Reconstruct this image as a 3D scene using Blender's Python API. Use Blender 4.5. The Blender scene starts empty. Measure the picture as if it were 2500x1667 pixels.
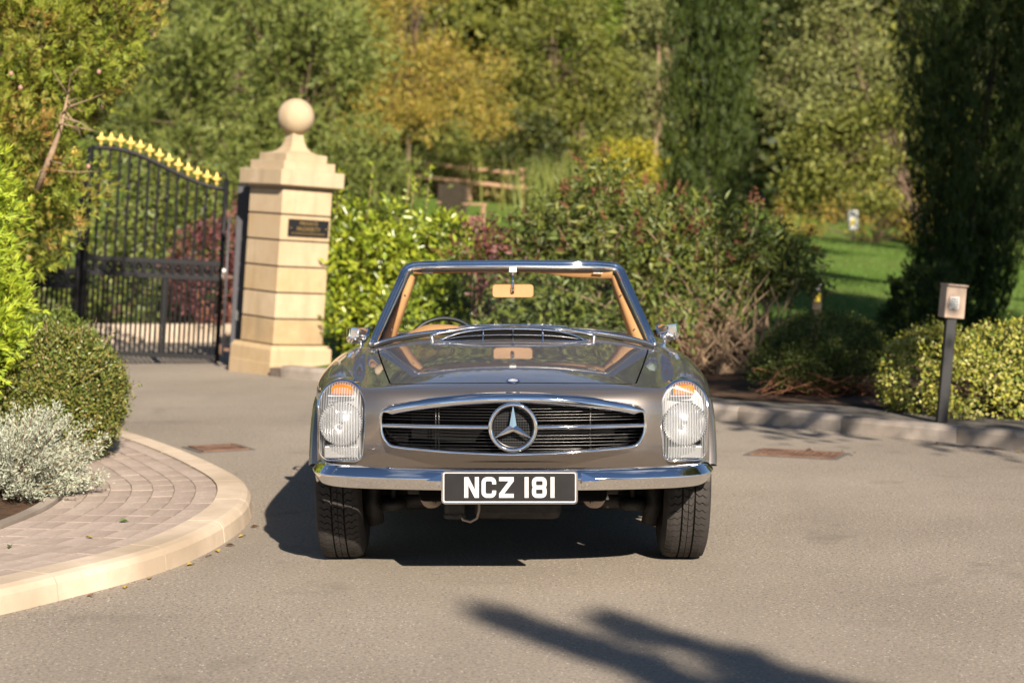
import bpy, bmesh, math, random
import numpy as np
from mathutils import Vector, Matrix

# ------------------------------------------------------------------ camera, sky, sun, exposure
scene = bpy.context.scene
C = scene.collection
R = math.radians

SUN_AZ = R(163.0)      # direction the sun stands in, clockwise from +Y
SUN_EL = R(28.5)

cam_data = bpy.data.cameras.new('camera')
cam = bpy.data.objects.new('camera', cam_data)
C.objects.link(cam)
cam.location = (0.0, 0.0, 1.4)
cam.rotation_euler = (R(90), 0, 0)
cam_data.sensor_width = 36.0
cam_data.lens = 65.0
cam_data.shift_y = -0.111
cam_data.clip_start = 0.05
cam_data.clip_end = 600
cam_data.dof.use_dof = True
cam_data.dof.focus_distance = 7.35
cam_data.dof.aperture_fstop = 2.8
cam_data.dof.aperture_blades = 9
scene.camera = cam

world = bpy.data.worlds.new('World')
scene.world = world
world.use_nodes = True
wn, wl = world.node_tree.nodes, world.node_tree.links
wn.clear()
w_out = wn.new('ShaderNodeOutputWorld')
w_bg = wn.new('ShaderNodeBackground')
w_sky = wn.new('ShaderNodeTexSky')
w_sky.sky_type = 'NISHITA'
w_sky.sun_disc = False
w_sky.sun_elevation = SUN_EL
w_sky.sun_rotation = SUN_AZ
w_sky.altitude = 3000
w_sky.air_density = 1.0
w_sky.dust_density = 0.15
w_sky.ozone_density = 1.6
w_tc = wn.new('ShaderNodeTexCoord')
w_map = wn.new('ShaderNodeMapping')
w_map.inputs['Scale'].default_value = (1.0, 1.0, 2.6)
w_noise = wn.new('ShaderNodeTexNoise')
w_noise.inputs['Scale'].default_value = 2.3
w_noise.inputs['Detail'].default_value = 7
w_noise.inputs['Roughness'].default_value = 0.58
w_ramp = wn.new('ShaderNodeValToRGB')
w_ramp.color_ramp.elements[0].position = 0.57
w_ramp.color_ramp.elements[1].position = 0.78
w_mix = wn.new('ShaderNodeMixRGB')
w_mix.inputs['Color2'].default_value = (7.5, 7.7, 8.1, 1)
wl.new(w_tc.outputs['Generated'], w_map.inputs['Vector'])
wl.new(w_map.outputs['Vector'], w_noise.inputs['Vector'])
wl.new(w_noise.outputs['Fac'], w_ramp.inputs['Fac'])
wl.new(w_ramp.outputs['Color'], w_mix.inputs['Fac'])
wl.new(w_sky.outputs['Color'], w_mix.inputs['Color1'])
wl.new(w_mix.outputs['Color'], w_bg.inputs['Color'])
w_bg.inputs['Strength'].default_value = 0.05
wl.new(w_bg.outputs['Background'], w_out.inputs['Surface'])

sun_data = bpy.data.lights.new('sun', 'SUN')
sun_data.energy = 5.0
sun_data.angle = R(0.53)
sun_data.color = (1.0, 0.88, 0.74)
sun = bpy.data.objects.new('sun', sun_data)
C.objects.link(sun)
sdir = Vector((math.sin(SUN_AZ) * math.cos(SUN_EL), math.cos(SUN_AZ) * math.cos(SUN_EL), math.sin(SUN_EL)))
sun.rotation_euler = sdir.to_track_quat('Z', 'Y').to_euler()

vs = scene.view_settings
vs.view_transform = 'Standard'
vs.look = 'None'
vs.gamma = 1.0
vs.use_curve_mapping = False
vs.exposure = 1.16

# ------------------------------------------------------------------ helpers
def tag(o, label=None, cat=None, group=None, kind=None):
    if label: o['label'] = label
    if cat: o['category'] = cat
    if group: o['group'] = group
    if kind: o['kind'] = kind
    return o

def link(name, me, mat=None, parent=None):
    o = bpy.data.objects.new(name, me)
    C.objects.link(o)
    if mat is not None and me is not None and len(me.materials) == 0:
        me.materials.append(mat)
    if parent is not None:
        o.parent = parent
    return o

def empty(name, loc=(0, 0, 0), rot=(0, 0, 0)):
    o = bpy.data.objects.new(name, None)
    o.empty_display_size = 0.2
    C.objects.link(o)
    o.location = loc
    o.rotation_euler = rot
    return o

class MB:
    """collects simple shapes; build() links them as ONE mesh object"""
    def __init__(s):
        s.v, s.f, s.sm = [], [], []
    def add(s, vs_, fs, smooth=False, M=None):
        o = len(s.v)
        for p in vs_:
            p = Vector(p)
            s.v.append(tuple(M @ p) if M is not None else tuple(p))
        for f in fs:
            s.f.append([i + o for i in f])
            s.sm.append(smooth)
        return s
    def box(s, c, d, bev=0.0, M=None):
        x, y, z = d[0] / 2, d[1] / 2, d[2] / 2
        cx, cy, cz = c
        if bev <= 0:
            vv = [(cx + a * x, cy + b * y, cz + e * z) for a in (-1, 1) for b in (-1, 1) for e in (-1, 1)]
            ff = [(0, 1, 3, 2), (4, 6, 7, 5), (0, 4, 5, 1), (2, 3, 7, 6), (0, 2, 6, 4), (1, 5, 7, 3)]
            return s.add(vv, ff, False, M)
        bm = bmesh.new()
        bmesh.ops.create_cube(bm, size=1.0)
        for v in bm.verts:
            v.co = Vector((v.co.x * d[0] + cx, v.co.y * d[1] + cy, v.co.z * d[2] + cz))
        bmesh.ops.bevel(bm, geom=bm.edges[:], offset=bev, segments=2, profile=0.5, affect='EDGES')
        bm.verts.index_update()
        s.add([v.co for v in bm.verts], [[v.index for v in f.verts] for f in bm.faces], False, M)
        bm.free()
        return s
    def tube(s, pts, r, n=8, caps=True, closed=False, smooth=True, M=None, flat=None):
        pts = [Vector(p) for p in pts]
        m = len(pts)
        rr = r if isinstance(r, (list, tuple)) else [r] * m
        vv, ff = [], []
        up = None
        for i, p in enumerate(pts):
            if closed:
                t = (pts[(i + 1) % m] - pts[i - 1])
            else:
                t = pts[min(i + 1, m - 1)] - pts[max(i - 1, 0)]
            if t.length < 1e-9: t = Vector((0, 0, 1))
            t.normalize()
            if up is None:
                up = Vector((0, 0, 1)) if abs(t.z) < 0.9 else Vector((0, 1, 0))
            a = t.cross(up)
            if a.length < 1e-6: a = t.orthogonal()
            a.normalize()
            b = a.cross(t).normalized()
            up = b
            for k in range(n):
                an = 2 * math.pi * k / n
                ca, sa = math.cos(an), math.sin(an)
                if flat: sa *= flat
                vv.append(p + (a * ca + b * sa) * rr[i])
        seg = m if closed else m - 1
        for i in range(seg):
            j = (i + 1) % m
            for k in range(n):
                l = (k + 1) % n
                ff.append((i * n + k, i * n + l, j * n + l, j * n + k))
        if caps and not closed:
            ff.append(tuple(range(n - 1, -1, -1)))
            ff.append(tuple((m - 1) * n + k for k in range(n)))
        return s.add(vv, ff, smooth, M)
    def lathe(s, prof, n=32, M=None, smooth=True, closed_prof=False):
        """prof: (r, h) pairs, axis z"""
        vv, ff = [], []
        m = len(prof)
        for k in range(n):
            a = 2 * math.pi * k / n
            for (r_, h) in prof:
                vv.append((r_ * math.cos(a), r_ * math.sin(a), h))
        for k in range(n):
            l = (k + 1) % n
            for i in range(m if closed_prof else m - 1):
                j = (i + 1) % m
                ff.append((k * m + i, l * m + i, l * m + j, k * m + j))
        return s.add(vv, ff, smooth, M)
    def prism(s, outline, y0, y1, M=None):
        """outline (x,z), extruded along y"""
        n = len(outline)
        vv = [(x, y0, z) for x, z in outline] + [(x, y1, z) for x, z in outline]
        ff = [tuple(range(n)), tuple(range(2 * n - 1, n - 1, -1))]
        for i in range(n):
            j = (i + 1) % n
            ff.append((i, n + i, n + j, j))
        return s.add(vv, ff, False, M)
    def grid(s, rows, smooth=True, M=None, closed=False):
        """rows: list of equal-length point lists"""
        m = len(rows[0])
        vv = [p for r_ in rows for p in r_]
        ff = []
        n = len(rows)
        for i in range(n if closed else n - 1):
            a = i; b = (i + 1) % n
            for j in range(m - 1):
                ff.append((a * m + j, a * m + j + 1, b * m + j + 1, b * m + j))
        return s.add(vv, ff, smooth, M)
    def mesh(s, name, fix=True):
        me = bpy.data.meshes.new(name)
        me.from_pydata([tuple(p) for p in s.v], [], s.f)
        me.polygons.foreach_set('use_smooth', s.sm)
        if fix:
            bm = bmesh.new(); bm.from_mesh(me)
            bmesh.ops.recalc_face_normals(bm, faces=bm.faces[:])
            bm.to_mesh(me); bm.free()
        me.update()
        return me
    def build(s, name, mat, parent=None, fix=True):
        return link(name, s.mesh(name, fix), mat, parent)

def np_mesh(name, verts, tris, smooth=False):
    me = bpy.data.meshes.new(name)
    nv, nt = len(verts), len(tris)
    me.vertices.add(nv)
    me.vertices.foreach_set('co', np.asarray(verts, dtype=np.float32).ravel())
    me.loops.add(nt * 3)
    me.loops.foreach_set('vertex_index', np.asarray(tris, dtype=np.int32).ravel())
    me.polygons.add(nt)
    me.polygons.foreach_set('loop_start', np.arange(0, nt * 3, 3, dtype=np.int32))
    me.polygons.foreach_set('loop_total', np.full(nt, 3, dtype=np.int32))
    me.update(calc_edges=True)
    me.validate()
    return me

def smoothcurve(pts, n):
    """Catmull-Rom through 2D/3D points, n samples per span"""
    P = [np.array(p, float) for p in pts]
    P = [2 * P[0] - P[1]] + P + [2 * P[-1] - P[-2]]
    out = []
    for i in range(1, len(P) - 2):
        for k in range(n):
            t = k / n
            a, b, c, d = P[i - 1], P[i], P[i + 1], P[i + 2]
            out.append(0.5 * ((2 * b) + (-a + c) * t + (2 * a - 5 * b + 4 * c - d) * t * t + (-a + 3 * b - 3 * c + d) * t ** 3))
    out.append(P[-2])
    return out

def arclen(pts, step):
    """resample polyline at equal steps"""
    pts = [np.array(p, float) for p in pts]
    d = [0.0]
    for a, b in zip(pts, pts[1:]): d.append(d[-1] + np.linalg.norm(b - a))
    n = max(2, int(round(d[-1] / step)) + 1)
    res = []
    for s_ in np.linspace(0, d[-1], n):
        i = min(max(np.searchsorted(d, s_) - 1, 0), len(pts) - 2)
        t = (s_ - d[i]) / max(d[i + 1] - d[i], 1e-9)
        res.append(pts[i] * (1 - t) + pts[i + 1] * t)
    return res

# ------------------------------------------------------------------ materials
def new_mat(name):
    m = bpy.data.materials.new(name)
    m.use_nodes = True
    return m, m.node_tree.nodes, m.node_tree.links, m.node_tree.nodes['Principled BSDF']

def simple(name, col, rough=0.6, metal=0.0, coat=0.0, noise=0.0, nscale=8.0, bump=0.0, bscale=60.0, spec=0.5):
    m, N, L, b = new_mat(name)
    b.inputs['Base Color'].default_value = (*col, 1)
    b.inputs['Roughness'].default_value = rough
    b.inputs['Metallic'].default_value = metal
    b.inputs['Coat Weight'].default_value = coat
    b.inputs['Coat Roughness'].default_value = 0.03
    b.inputs['Specular IOR Level'].default_value = spec
    if noise > 0 or bump > 0:
        tc = N.new('ShaderNodeTexCoord')
    if noise > 0:
        t = N.new('ShaderNodeTexNoise'); t.inputs['Scale'].default_value = nscale
        t.inputs['Detail'].default_value = 6; t.inputs['Roughness'].default_value = 0.65
        L.new(tc.outputs['Object'], t.inputs['Vector'])
        r = N.new('ShaderNodeValToRGB')
        r.color_ramp.elements[0].position = 0.3; r.color_ramp.elements[1].position = 0.72
        r.color_ramp.elements[0].color = (*[c * (1 - noise) for c in col], 1)
        r.color_ramp.elements[1].color = (*[min(1, c * (1 + noise)) for c in col], 1)
        L.new(t.outputs['Fac'], r.inputs['Fac']); L.new(r.outputs['Color'], b.inputs['Base Color'])
    if bump > 0:
        t2 = N.new('ShaderNodeTexNoise'); t2.inputs['Scale'].default_value = bscale
        t2.inputs['Detail'].default_value = 4
        L.new(tc.outputs['Object'], t2.inputs['Vector'])
        bp = N.new('ShaderNodeBump'); bp.inputs['Strength'].default_value = bump
        bp.inputs['Distance'].default_value = 0.01
        L.new(t2.outputs['Fac'], bp.inputs['Height']); L.new(bp.outputs['Normal'], b.inputs['Normal'])
    return m

def leaf_mat(name, cols, rough=0.5, trans=0.3, patch=None, pscale=1.2, spec=0.35):
    """cols: colours picked per leaf; patch: second set that takes over in noisy patches"""
    m, N, L, b = new_mat(name)
    out = N['Material Output']
    geo = N.new('ShaderNodeNewGeometry')
    def ramp(cs):
        r = N.new('ShaderNodeValToRGB')
        el = r.color_ramp.elements
        el[0].position = 0.0; el[0].color = (*cs[0], 1)
        el[1].position = 1.0; el[1].color = (*cs[-1], 1)
        for i, c in enumerate(cs[1:-1]):
            e = el.new((i + 1) / (len(cs) - 1)); e.color = (*c, 1)
        L.new(geo.outputs['Random Per Island'], r.inputs['Fac'])
        return r.outputs['Color']
    colour = ramp(cols)
    if patch:
        tc = N.new('ShaderNodeTexCoord')
        t = N.new('ShaderNodeTexNoise'); t.inputs['Scale'].default_value = pscale; t.inputs['Detail'].default_value = 3
        L.new(tc.outputs['Object'], t.inputs['Vector'])
        rr = N.new('ShaderNodeValToRGB'); rr.color_ramp.elements[0].position = 0.5; rr.color_ramp.elements[1].position = 0.66
        L.new(t.outputs['Fac'], rr.inputs['Fac'])
        mx = N.new('ShaderNodeMixRGB')
        L.new(rr.outputs['Color'], mx.inputs['Fac']); L.new(colour, mx.inputs['Color1']); L.new(ramp(patch), mx.inputs['Color2'])
        colour = mx.outputs['Color']
    L.new(colour, b.inputs['Base Color'])
    b.inputs['Roughness'].default_value = rough
    b.inputs['Specular IOR Level'].default_value = spec
    tr = N.new('ShaderNodeBsdfTranslucent')
    L.new(colour, tr.inputs['Color'])
    mix = N.new('ShaderNodeMixShader'); mix.inputs['Fac'].default_value = trans
    L.new(b.outputs['BSDF'], mix.inputs[1]); L.new(tr.outputs['BSDF'], mix.inputs[2])
    L.new(mix.outputs['Shader'], out.inputs['Surface'])
    return m

def mix_noise_mat(name, c1, c2, scale, rough=0.9, detail=8, p0=0.4, p1=0.6, bump=0.4, bscale=120, c3=None, s3=0.5, dist=0.02):
    m, N, L, b = new_mat(name)
    tc = N.new('ShaderNodeTexCoord')
    t = N.new('ShaderNodeTexNoise'); t.inputs['Scale'].default_value = scale; t.inputs['Detail'].default_value = detail
    t.inputs['Roughness'].default_value = 0.7
    L.new(tc.outputs['Object'], t.inputs['Vector'])
    r = N.new('ShaderNodeValToRGB')
    r.color_ramp.elements[0].position = p0; r.color_ramp.elements[1].position = p1
    r.color_ramp.elements[0].color = (*c1, 1); r.color_ramp.elements[1].color = (*c2, 1)
    L.new(t.outputs['Fac'], r.inputs['Fac'])
    col = r.outputs['Color']
    if c3:
        t3 = N.new('ShaderNodeTexNoise'); t3.inputs['Scale'].default_value = s3; t3.inputs['Detail'].default_value = 5
        L.new(tc.outputs['Object'], t3.inputs['Vector'])
        r3 = N.new('ShaderNodeValToRGB'); r3.color_ramp.elements[0].position = 0.42; r3.color_ramp.elements[1].position = 0.64
        L.new(t3.outputs['Fac'], r3.inputs['Fac'])
        mx = N.new('ShaderNodeMixRGB'); mx.inputs['Color2'].default_value = (*c3, 1)
        L.new(r3.outputs['Color'], mx.inputs['Fac']); L.new(col, mx.inputs['Color1'])
        col = mx.outputs['Color']
    L.new(col, b.inputs['Base Color'])
    b.inputs['Roughness'].default_value = rough
    b.inputs['Specular IOR Level'].default_value = 0.25
    tb = N.new('ShaderNodeTexNoise'); tb.inputs['Scale'].default_value = bscale; tb.inputs['Detail'].default_value = 5
    L.new(tc.outputs['Object'], tb.inputs['Vector'])
    bp = N.new('ShaderNodeBump'); bp.inputs['Strength'].default_value = bump; bp.inputs['Distance'].default_value = dist
    L.new(tb.outputs['Fac'], bp.inputs['Height']); L.new(bp.outputs['Normal'], b.inputs['Normal'])
    return m

def asphalt_mat():
    m, N, L, b = new_mat('weathered_tarmac')
    tc = N.new('ShaderNodeTexCoord')
    def noise(scale, detail=4, rough=0.6):
        t = N.new('ShaderNodeTexNoise'); t.inputs['Scale'].default_value = scale
        t.inputs['Detail'].default_value = detail; t.inputs['Roughness'].default_value = rough
        L.new(tc.outputs['Object'], t.inputs['Vector']); return t.outputs['Fac']
    def ramp(src, p0, p1, c0, c1):
        r = N.new('ShaderNodeValToRGB'); e = r.color_ramp.elements
        e[0].position, e[1].position = p0, p1
        e[0].color, e[1].color = (*c0, 1), (*c1, 1)
        L.new(src, r.inputs['Fac']); return r.outputs['Color']
    def mix(fac, a, c, mode='MIX'):
        x = N.new('ShaderNodeMixRGB'); x.blend_type = mode
        if isinstance(fac, float): x.inputs['Fac'].default_value = fac
        else: L.new(fac, x.inputs['Fac'])
        for s_, v in (('Color1', a), ('Color2', c)):
            if isinstance(v, tuple): x.inputs[s_].default_value = (*v, 1)
            else: L.new(v, x.inputs[s_])
        return x.outputs['Color']
    base = ramp(noise(0.55, 6, 0.6), 0.3, 0.7, (0.222, 0.192, 0.158), (0.300, 0.264, 0.220))
    grain = ramp(noise(70, 3, 0.7), 0.32, 0.70, (0.60, 0.60, 0.60), (1.40, 1.37, 1.32))
    col = mix(1.0, base, grain, 'MULTIPLY')
    # single pale and dark chippings
    vor = N.new('ShaderNodeTexVoronoi'); vor.inputs['Scale'].default_value = 95
    L.new(tc.outputs['Object'], vor.inputs['Vector'])
    sep = N.new('ShaderNodeSeparateColor'); L.new(vor.outputs['Color'], sep.inputs['Color'])
    pale = ramp(sep.outputs['Red'], 0.93, 0.94, (0, 0, 0), (1, 1, 1))
    dark = ramp(sep.outputs['Green'], 0.90, 0.92, (0, 0, 0), (1, 1, 1))
    near = ramp(vor.outputs['Distance'], 0.28, 0.42, (1, 1, 1), (0, 0, 0))
    col = mix(mix(1.0, pale, near, 'MULTIPLY'), col, (0.55, 0.50, 0.42))
    col = mix(mix(1.0, dark, near, 'MULTIPLY'), col, (0.055, 0.048, 0.042))
    # worn streaks running along the drive
    mp = N.new('ShaderNodeMapping'); mp.inputs['Scale'].default_value = (1.1, 0.16, 1)
    mp.inputs['Rotation'].default_value = (0, 0, 0.75)
    L.new(tc.outputs['Object'], mp.inputs['Vector'])
    st = N.new('ShaderNodeTexNoise'); st.inputs['Scale'].default_value = 1.3; st.inputs['Detail'].default_value = 4
    L.new(mp.outputs['Vector'], st.inputs['Vector'])
    col = mix(ramp(st.outputs['Fac'], 0.5, 0.75, (0, 0, 0), (0.4, 0.4, 0.4)), col, (0.175, 0.152, 0.122))
    sp = ramp(noise(1.7, 5, 0.62), 0.59, 0.70, (0, 0, 0), (0.46, 0.46, 0.46))
    col = mix(sp, col, (0.115, 0.097, 0.078))
    col = mix(ramp(noise(0.23, 3, 0.5), 0.45, 0.62, (0, 0, 0), (0.28, 0.28, 0.28)), col, (0.30, 0.262, 0.208))
    L.new(col, b.inputs['Base Color'])
    b.inputs['Roughness'].default_value = 0.92
    b.inputs['Specular IOR Level'].default_value = 0.25
    bp = N.new('ShaderNodeBump'); bp.inputs['Strength'].default_value = 0.55; bp.inputs['Distance'].default_value = 0.006
    L.new(noise(130, 3, 0.6), bp.inputs['Height']); L.new(bp.outputs['Normal'], b.inputs['Normal'])
    return m

def glass_mat(name, tint=(0.93, 0.97, 0.95), ior=1.45, milk=0.0, rib=0.0, ribscale=90.0, mcol=(0.9, 0.9, 0.9)):
    m, N, L, b = new_mat(name)
    out = N['Material Output']; N.remove(b)
    tr = N.new('ShaderNodeBsdfTransparent'); tr.inputs['Color'].default_value = (*tint, 1)
    gl = N.new('ShaderNodeBsdfGlossy'); gl.inputs['Roughness'].default_value = 0.02
    fr = N.new('ShaderNodeFresnel'); fr.inputs['IOR'].default_value = ior
    last = tr.outputs['BSDF']
    if milk > 0 or rib > 0:
        tl = N.new('ShaderNodeBsdfTranslucent'); tl.inputs['Color'].default_value = (*mcol, 1)
        df = N.new('ShaderNodeBsdfDiffuse'); df.inputs['Color'].default_value = (*mcol, 1)
        hh = N.new('ShaderNodeMixShader'); hh.inputs['Fac'].default_value = 0.6
        L.new(tl.outputs['BSDF'], hh.inputs[1]); L.new(df.outputs['BSDF'], hh.inputs[2])
        mx = N.new('ShaderNodeMixShader')
        if rib > 0:
            tc = N.new('ShaderNodeTexCoord')
            w = N.new('ShaderNodeTexWave'); w.wave_type = 'BANDS'; w.bands_direction = 'X'
            w.inputs['Scale'].default_value = ribscale; w.inputs['Distortion'].default_value = 0.0
            L.new(tc.outputs['Object'], w.inputs['Vector'])
            mr = N.new('ShaderNodeMapRange'); mr.inputs['To Min'].default_value = milk; mr.inputs['To Max'].default_value = milk + rib  # pale bands in the colour stand in for light caught by the flutes
            L.new(w.outputs['Fac'], mr.inputs['Value']); L.new(mr.outputs['Result'], mx.inputs['Fac'])
            bp = N.new('ShaderNodeBump'); bp.inputs['Strength'].default_value = 0.6; bp.inputs['Distance'].default_value = 0.004
            L.new(w.outputs['Fac'], bp.inputs['Height']); L.new(bp.outputs['Normal'], gl.inputs['Normal'])
        else:
            mx.inputs['Fac'].default_value = milk
        L.new(last, mx.inputs[1]); L.new(hh.outputs['Shader'], mx.inputs[2])
        last = mx.outputs['Shader']
    mf = N.new('ShaderNodeMixShader')
    L.new(fr.outputs['Fac'], mf.inputs['Fac']); L.new(last, mf.inputs[1]); L.new(gl.outputs['BSDF'], mf.inputs[2])
    L.new(mf.outputs['Shader'], out.inputs['Surface'])
    return m

def stone_mat(name, c1, c2, c3):
    k = 0.93
    c1, c2, c3 = [tuple(v * k for v in c) for c in (c1, c2, c3)]
    m = mix_noise_mat(name, c1, c2, 5.0, 0.88, 8, 0.35, 0.68, 0.25, 140, c3, 1.6, 0.006)
    # rain streaks and grime
    N, L = m.node_tree.nodes, m.node_tree.links
    b = N['Principled BSDF']; src = b.inputs['Base Color'].links[0].from_socket
    tc = N.new('ShaderNodeTexCoord'); mp = N.new('ShaderNodeMapping'); mp.inputs['Scale'].default_value = (9, 9, 1.3)
    L.new(tc.outputs['Object'], mp.inputs['Vector'])
    t = N.new('ShaderNodeTexNoise'); t.inputs['Scale'].default_value = 1.0; t.inputs['Detail'].default_value = 5
    L.new(mp.outputs['Vector'], t.inputs['Vector'])
    r = N.new('ShaderNodeValToRGB'); r.color_ramp.elements[0].position = 0.50; r.color_ramp.elements[1].position = 0.74
    r.color_ramp.elements[1].color = (0.42, 0.42, 0.42, 1)
    L.new(t.outputs['Fac'], r.inputs['Fac'])
    x = N.new('ShaderNodeMixRGB'); x.inputs['Color2'].default_value = (0.24, 0.185, 0.11, 1)
    L.new(r.outputs['Color'], x.inputs['Fac']); L.new(src, x.inputs['Color1']); L.new(x.outputs['Color'], b.inputs['Base Color'])
    return m

def paint_mat():
    m, N, L, b = new_mat('taupe_metallic_paint')
    tc = N.new('ShaderNodeTexCoord')
    t = N.new('ShaderNodeTexNoise'); t.inputs['Scale'].default_value = 900; t.inputs['Detail'].default_value = 1
    L.new(tc.outputs['Object'], t.inputs['Vector'])
    r = N.new('ShaderNodeValToRGB')
    r.color_ramp.elements[0].position = 0.3; r.color_ramp.elements[1].position = 0.7
    r.color_ramp.elements[0].color = (0.245, 0.215, 0.193, 1); r.color_ramp.elements[1].color = (0.36, 0.318, 0.287, 1)
    L.new(t.outputs['Fac'], r.inputs['Fac']); L.new(r.outputs['Color'], b.inputs['Base Color'])
    b.inputs['Metallic'].default_value = 0.9
    b.inputs['Roughness'].default_value = 0.44
    b.inputs['Coat Weight'].default_value = 1.0
    b.inputs['Coat Roughness'].default_value = 0.012
    b.inputs['Coat IOR'].default_value = 1.5
    return m

M = {}
M['tarmac'] = asphalt_mat()
M['pavement'] = mix_noise_mat('footway_tarmac', (0.105, 0.095, 0.085), (0.15, 0.138, 0.12), 60, 0.92, 4, 0.3, 0.7, 0.5, 130)
M['soil'] = mix_noise_mat('bark_soil', (0.020, 0.012, 0.008), (0.075, 0.042, 0.024), 30, 0.95, 6, 0.35, 0.65, 0.9, 45, (0.10, 0.06, 0.035), 4.0)
M['lawn'] = mix_noise_mat('mown_lawn', (0.060, 0.115, 0.012), (0.115, 0.190, 0.022), 45, 0.9, 6, 0.3, 0.7, 0.8, 90, (0.115, 0.155, 0.03), 0.35)
M['kerb'] = mix_noise_mat('sand_kerb_stone', (0.47, 0.38, 0.285), (0.585, 0.485, 0.375), 9, 0.9, 8, 0.3, 0.7, 0.35, 160, (0.36, 0.285, 0.205), 1.3, 0.004)
M['kerb_grey'] = mix_noise_mat('pale_kerb_concrete', (0.34, 0.29, 0.245), (0.44, 0.385, 0.33), 11, 0.9, 8, 0.3, 0.7, 0.4, 150, (0.22, 0.185, 0.15), 1.6, 0.005)
M['brick'] = mix_noise_mat('paving_block', (0.30, 0.235, 0.195), (0.42, 0.345, 0.29), 55, 0.93, 5, 0.3, 0.7, 0.6, 170, (0.27, 0.215, 0.18), 3.1, 0.004)
M['brick2'] = mix_noise_mat('paving_block_pale', (0.34, 0.27, 0.225), (0.47, 0.39, 0.33), 55, 0.93, 5, 0.3, 0.7, 0.6, 170, (0.30, 0.24, 0.20), 2.7, 0.004)
M['joint'] = simple('paving_joint', (0.13, 0.10, 0.078), 0.95, noise=0.4, nscale=30)
M['stone'] = stone_mat('cream_stone', (0.42, 0.300, 0.165), (0.495, 0.370, 0.218), (0.465, 0.350, 0.225))
M['stone2'] = stone_mat('cream_stone_pale', (0.46, 0.350, 0.225), (0.525, 0.415, 0.28), (0.435, 0.320, 0.195))
M['stone_cap'] = stone_mat('cream_cap_stone', (0.435, 0.335, 0.22), (0.51, 0.40, 0.275), (0.41, 0.32, 0.20))
M['mortar'] = simple('dark_joint', (0.10, 0.10, 0.075), 0.95)
M['iron'] = simple('black_gate_iron', (0.008, 0.008, 0.009), 0.5, 0.0, noise=0.3, nscale=20, spec=0.25)
M['post_grey'] = simple('charcoal_post_paint', (0.05, 0.05, 0.058), 0.5, noise=0.2, nscale=6)
M['gold'] = simple('gold_paint', (0.78, 0.56, 0.14), 0.4, 0.25)
M['rust'] = mix_noise_mat('rusted_iron', (0.16, 0.092, 0.062), (0.245, 0.155, 0.108), 30, 0.85, 6, 0.3, 0.7, 0.6, 80, (0.12, 0.065, 0.045), 5.0)
M['paint'] = paint_mat()
M['chrome'] = simple('chrome', (0.86, 0.86, 0.87), 0.035, 1.0)
M['steel'] = simple('brushed_aluminium', (0.72, 0.71, 0.69), 0.24, 1.0)
M['dark_chrome'] = simple('dark_plated_wire', (0.085, 0.082, 0.08), 0.3, 1.0)
M['black'] = simple('black_trim', (0.008, 0.008, 0.009), 0.5)
M['matt_black'] = simple('matt_black_void', (0.004, 0.004, 0.004), 0.9, spec=0.1)
M['rubber'] = simple('tyre_rubber', (0.034, 0.030, 0.027), 0.8, noise=0.35, nscale=14, bump=0.2, bscale=200, spec=0.3)
M['seal'] = simple('rubber_seal', (0.02, 0.02, 0.021), 0.55)
M['tan'] = simple('tan_leather', (0.47, 0.245, 0.105), 0.5, noise=0.12, nscale=7, bump=0.12, bscale=260)
M['plate_black'] = simple('plate_black', (0.012, 0.012, 0.013), 0.14, coat=0.6, noise=0.35, nscale=6)
M['plate_silver'] = simple('plate_silver', (0.50, 0.50, 0.50), 0.4, 0.2, noise=0.08, nscale=30)
M['greasy'] = simple('greasy_iron', (0.035, 0.03, 0.026), 0.6, 0.3, noise=0.5, nscale=25)
M['blue'] = simple('badge_blue', (0.012, 0.03, 0.22), 0.2, coat=0.8)
M['reflector'] = simple('headlamp_reflector', (0.80, 0.80, 0.80), 0.26, 1.0)
M['reflector_soft'] = simple('headlamp_bowl', (0.42, 0.42, 0.42), 0.45, 0.4)
M['lens'] = glass_mat('fluted_headlamp_glass', (0.97, 0.98, 0.98), 1.5, 0.06, 0.46, 30.0, (0.62, 0.63, 0.64))
M['amber'] = simple('amber_plastic', (0.62, 0.13, 0.008), 0.3, coat=0.6)
M['glass'] = glass_mat('windscreen_glass', (0.92, 0.96, 0.94), 1.3)
M['mirror_white'] = simple('pale_plastic', (0.62, 0.60, 0.58), 0.4)
M['bark'] = simple('brown_bark', (0.13, 0.085, 0.055), 0.9, noise=0.45, nscale=9, bump=0.8, bscale=30)
M['bark_pale'] = simple('pale_bark', (0.26, 0.18, 0.11), 0.9, noise=0.35, nscale=9, bump=0.6, bscale=40)
M['bark_red'] = simple('reddish_bark', (0.27, 0.12, 0.06), 0.9, noise=0.35, nscale=9, bump=0.6, bscale=40)
M['wood'] = simple('weathered_wood', (0.36, 0.22, 0.13), 0.85, noise=0.25, nscale=12, bump=0.5, bscale=50)
M['wood_dark'] = simple('dark_teak', (0.045, 0.033, 0.020), 0.8, noise=0.3, nscale=12)
M['box_tan'] = simple('beige_keypad_box', (0.33, 0.25, 0.19), 0.5, noise=0.1, nscale=9)
M['white'] = simple('white_paint', (0.78, 0.78, 0.76), 0.5)
M['yellow'] = simple('yellow_paint', (0.80, 0.60, 0.03), 0.5)
# ------------------------------------------------------------------ ground, road, kerbs
KP = np.array((3.235, 11.67)); KD = np.array((-0.6915, 0.7224)); KN = np.array((0.7224, 0.6915))

def sstep(a, b, x):
    t = min(max((x - a) / (b - a), 0.0), 1.0)
    return t * t * (3 - 2 * t)

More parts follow.
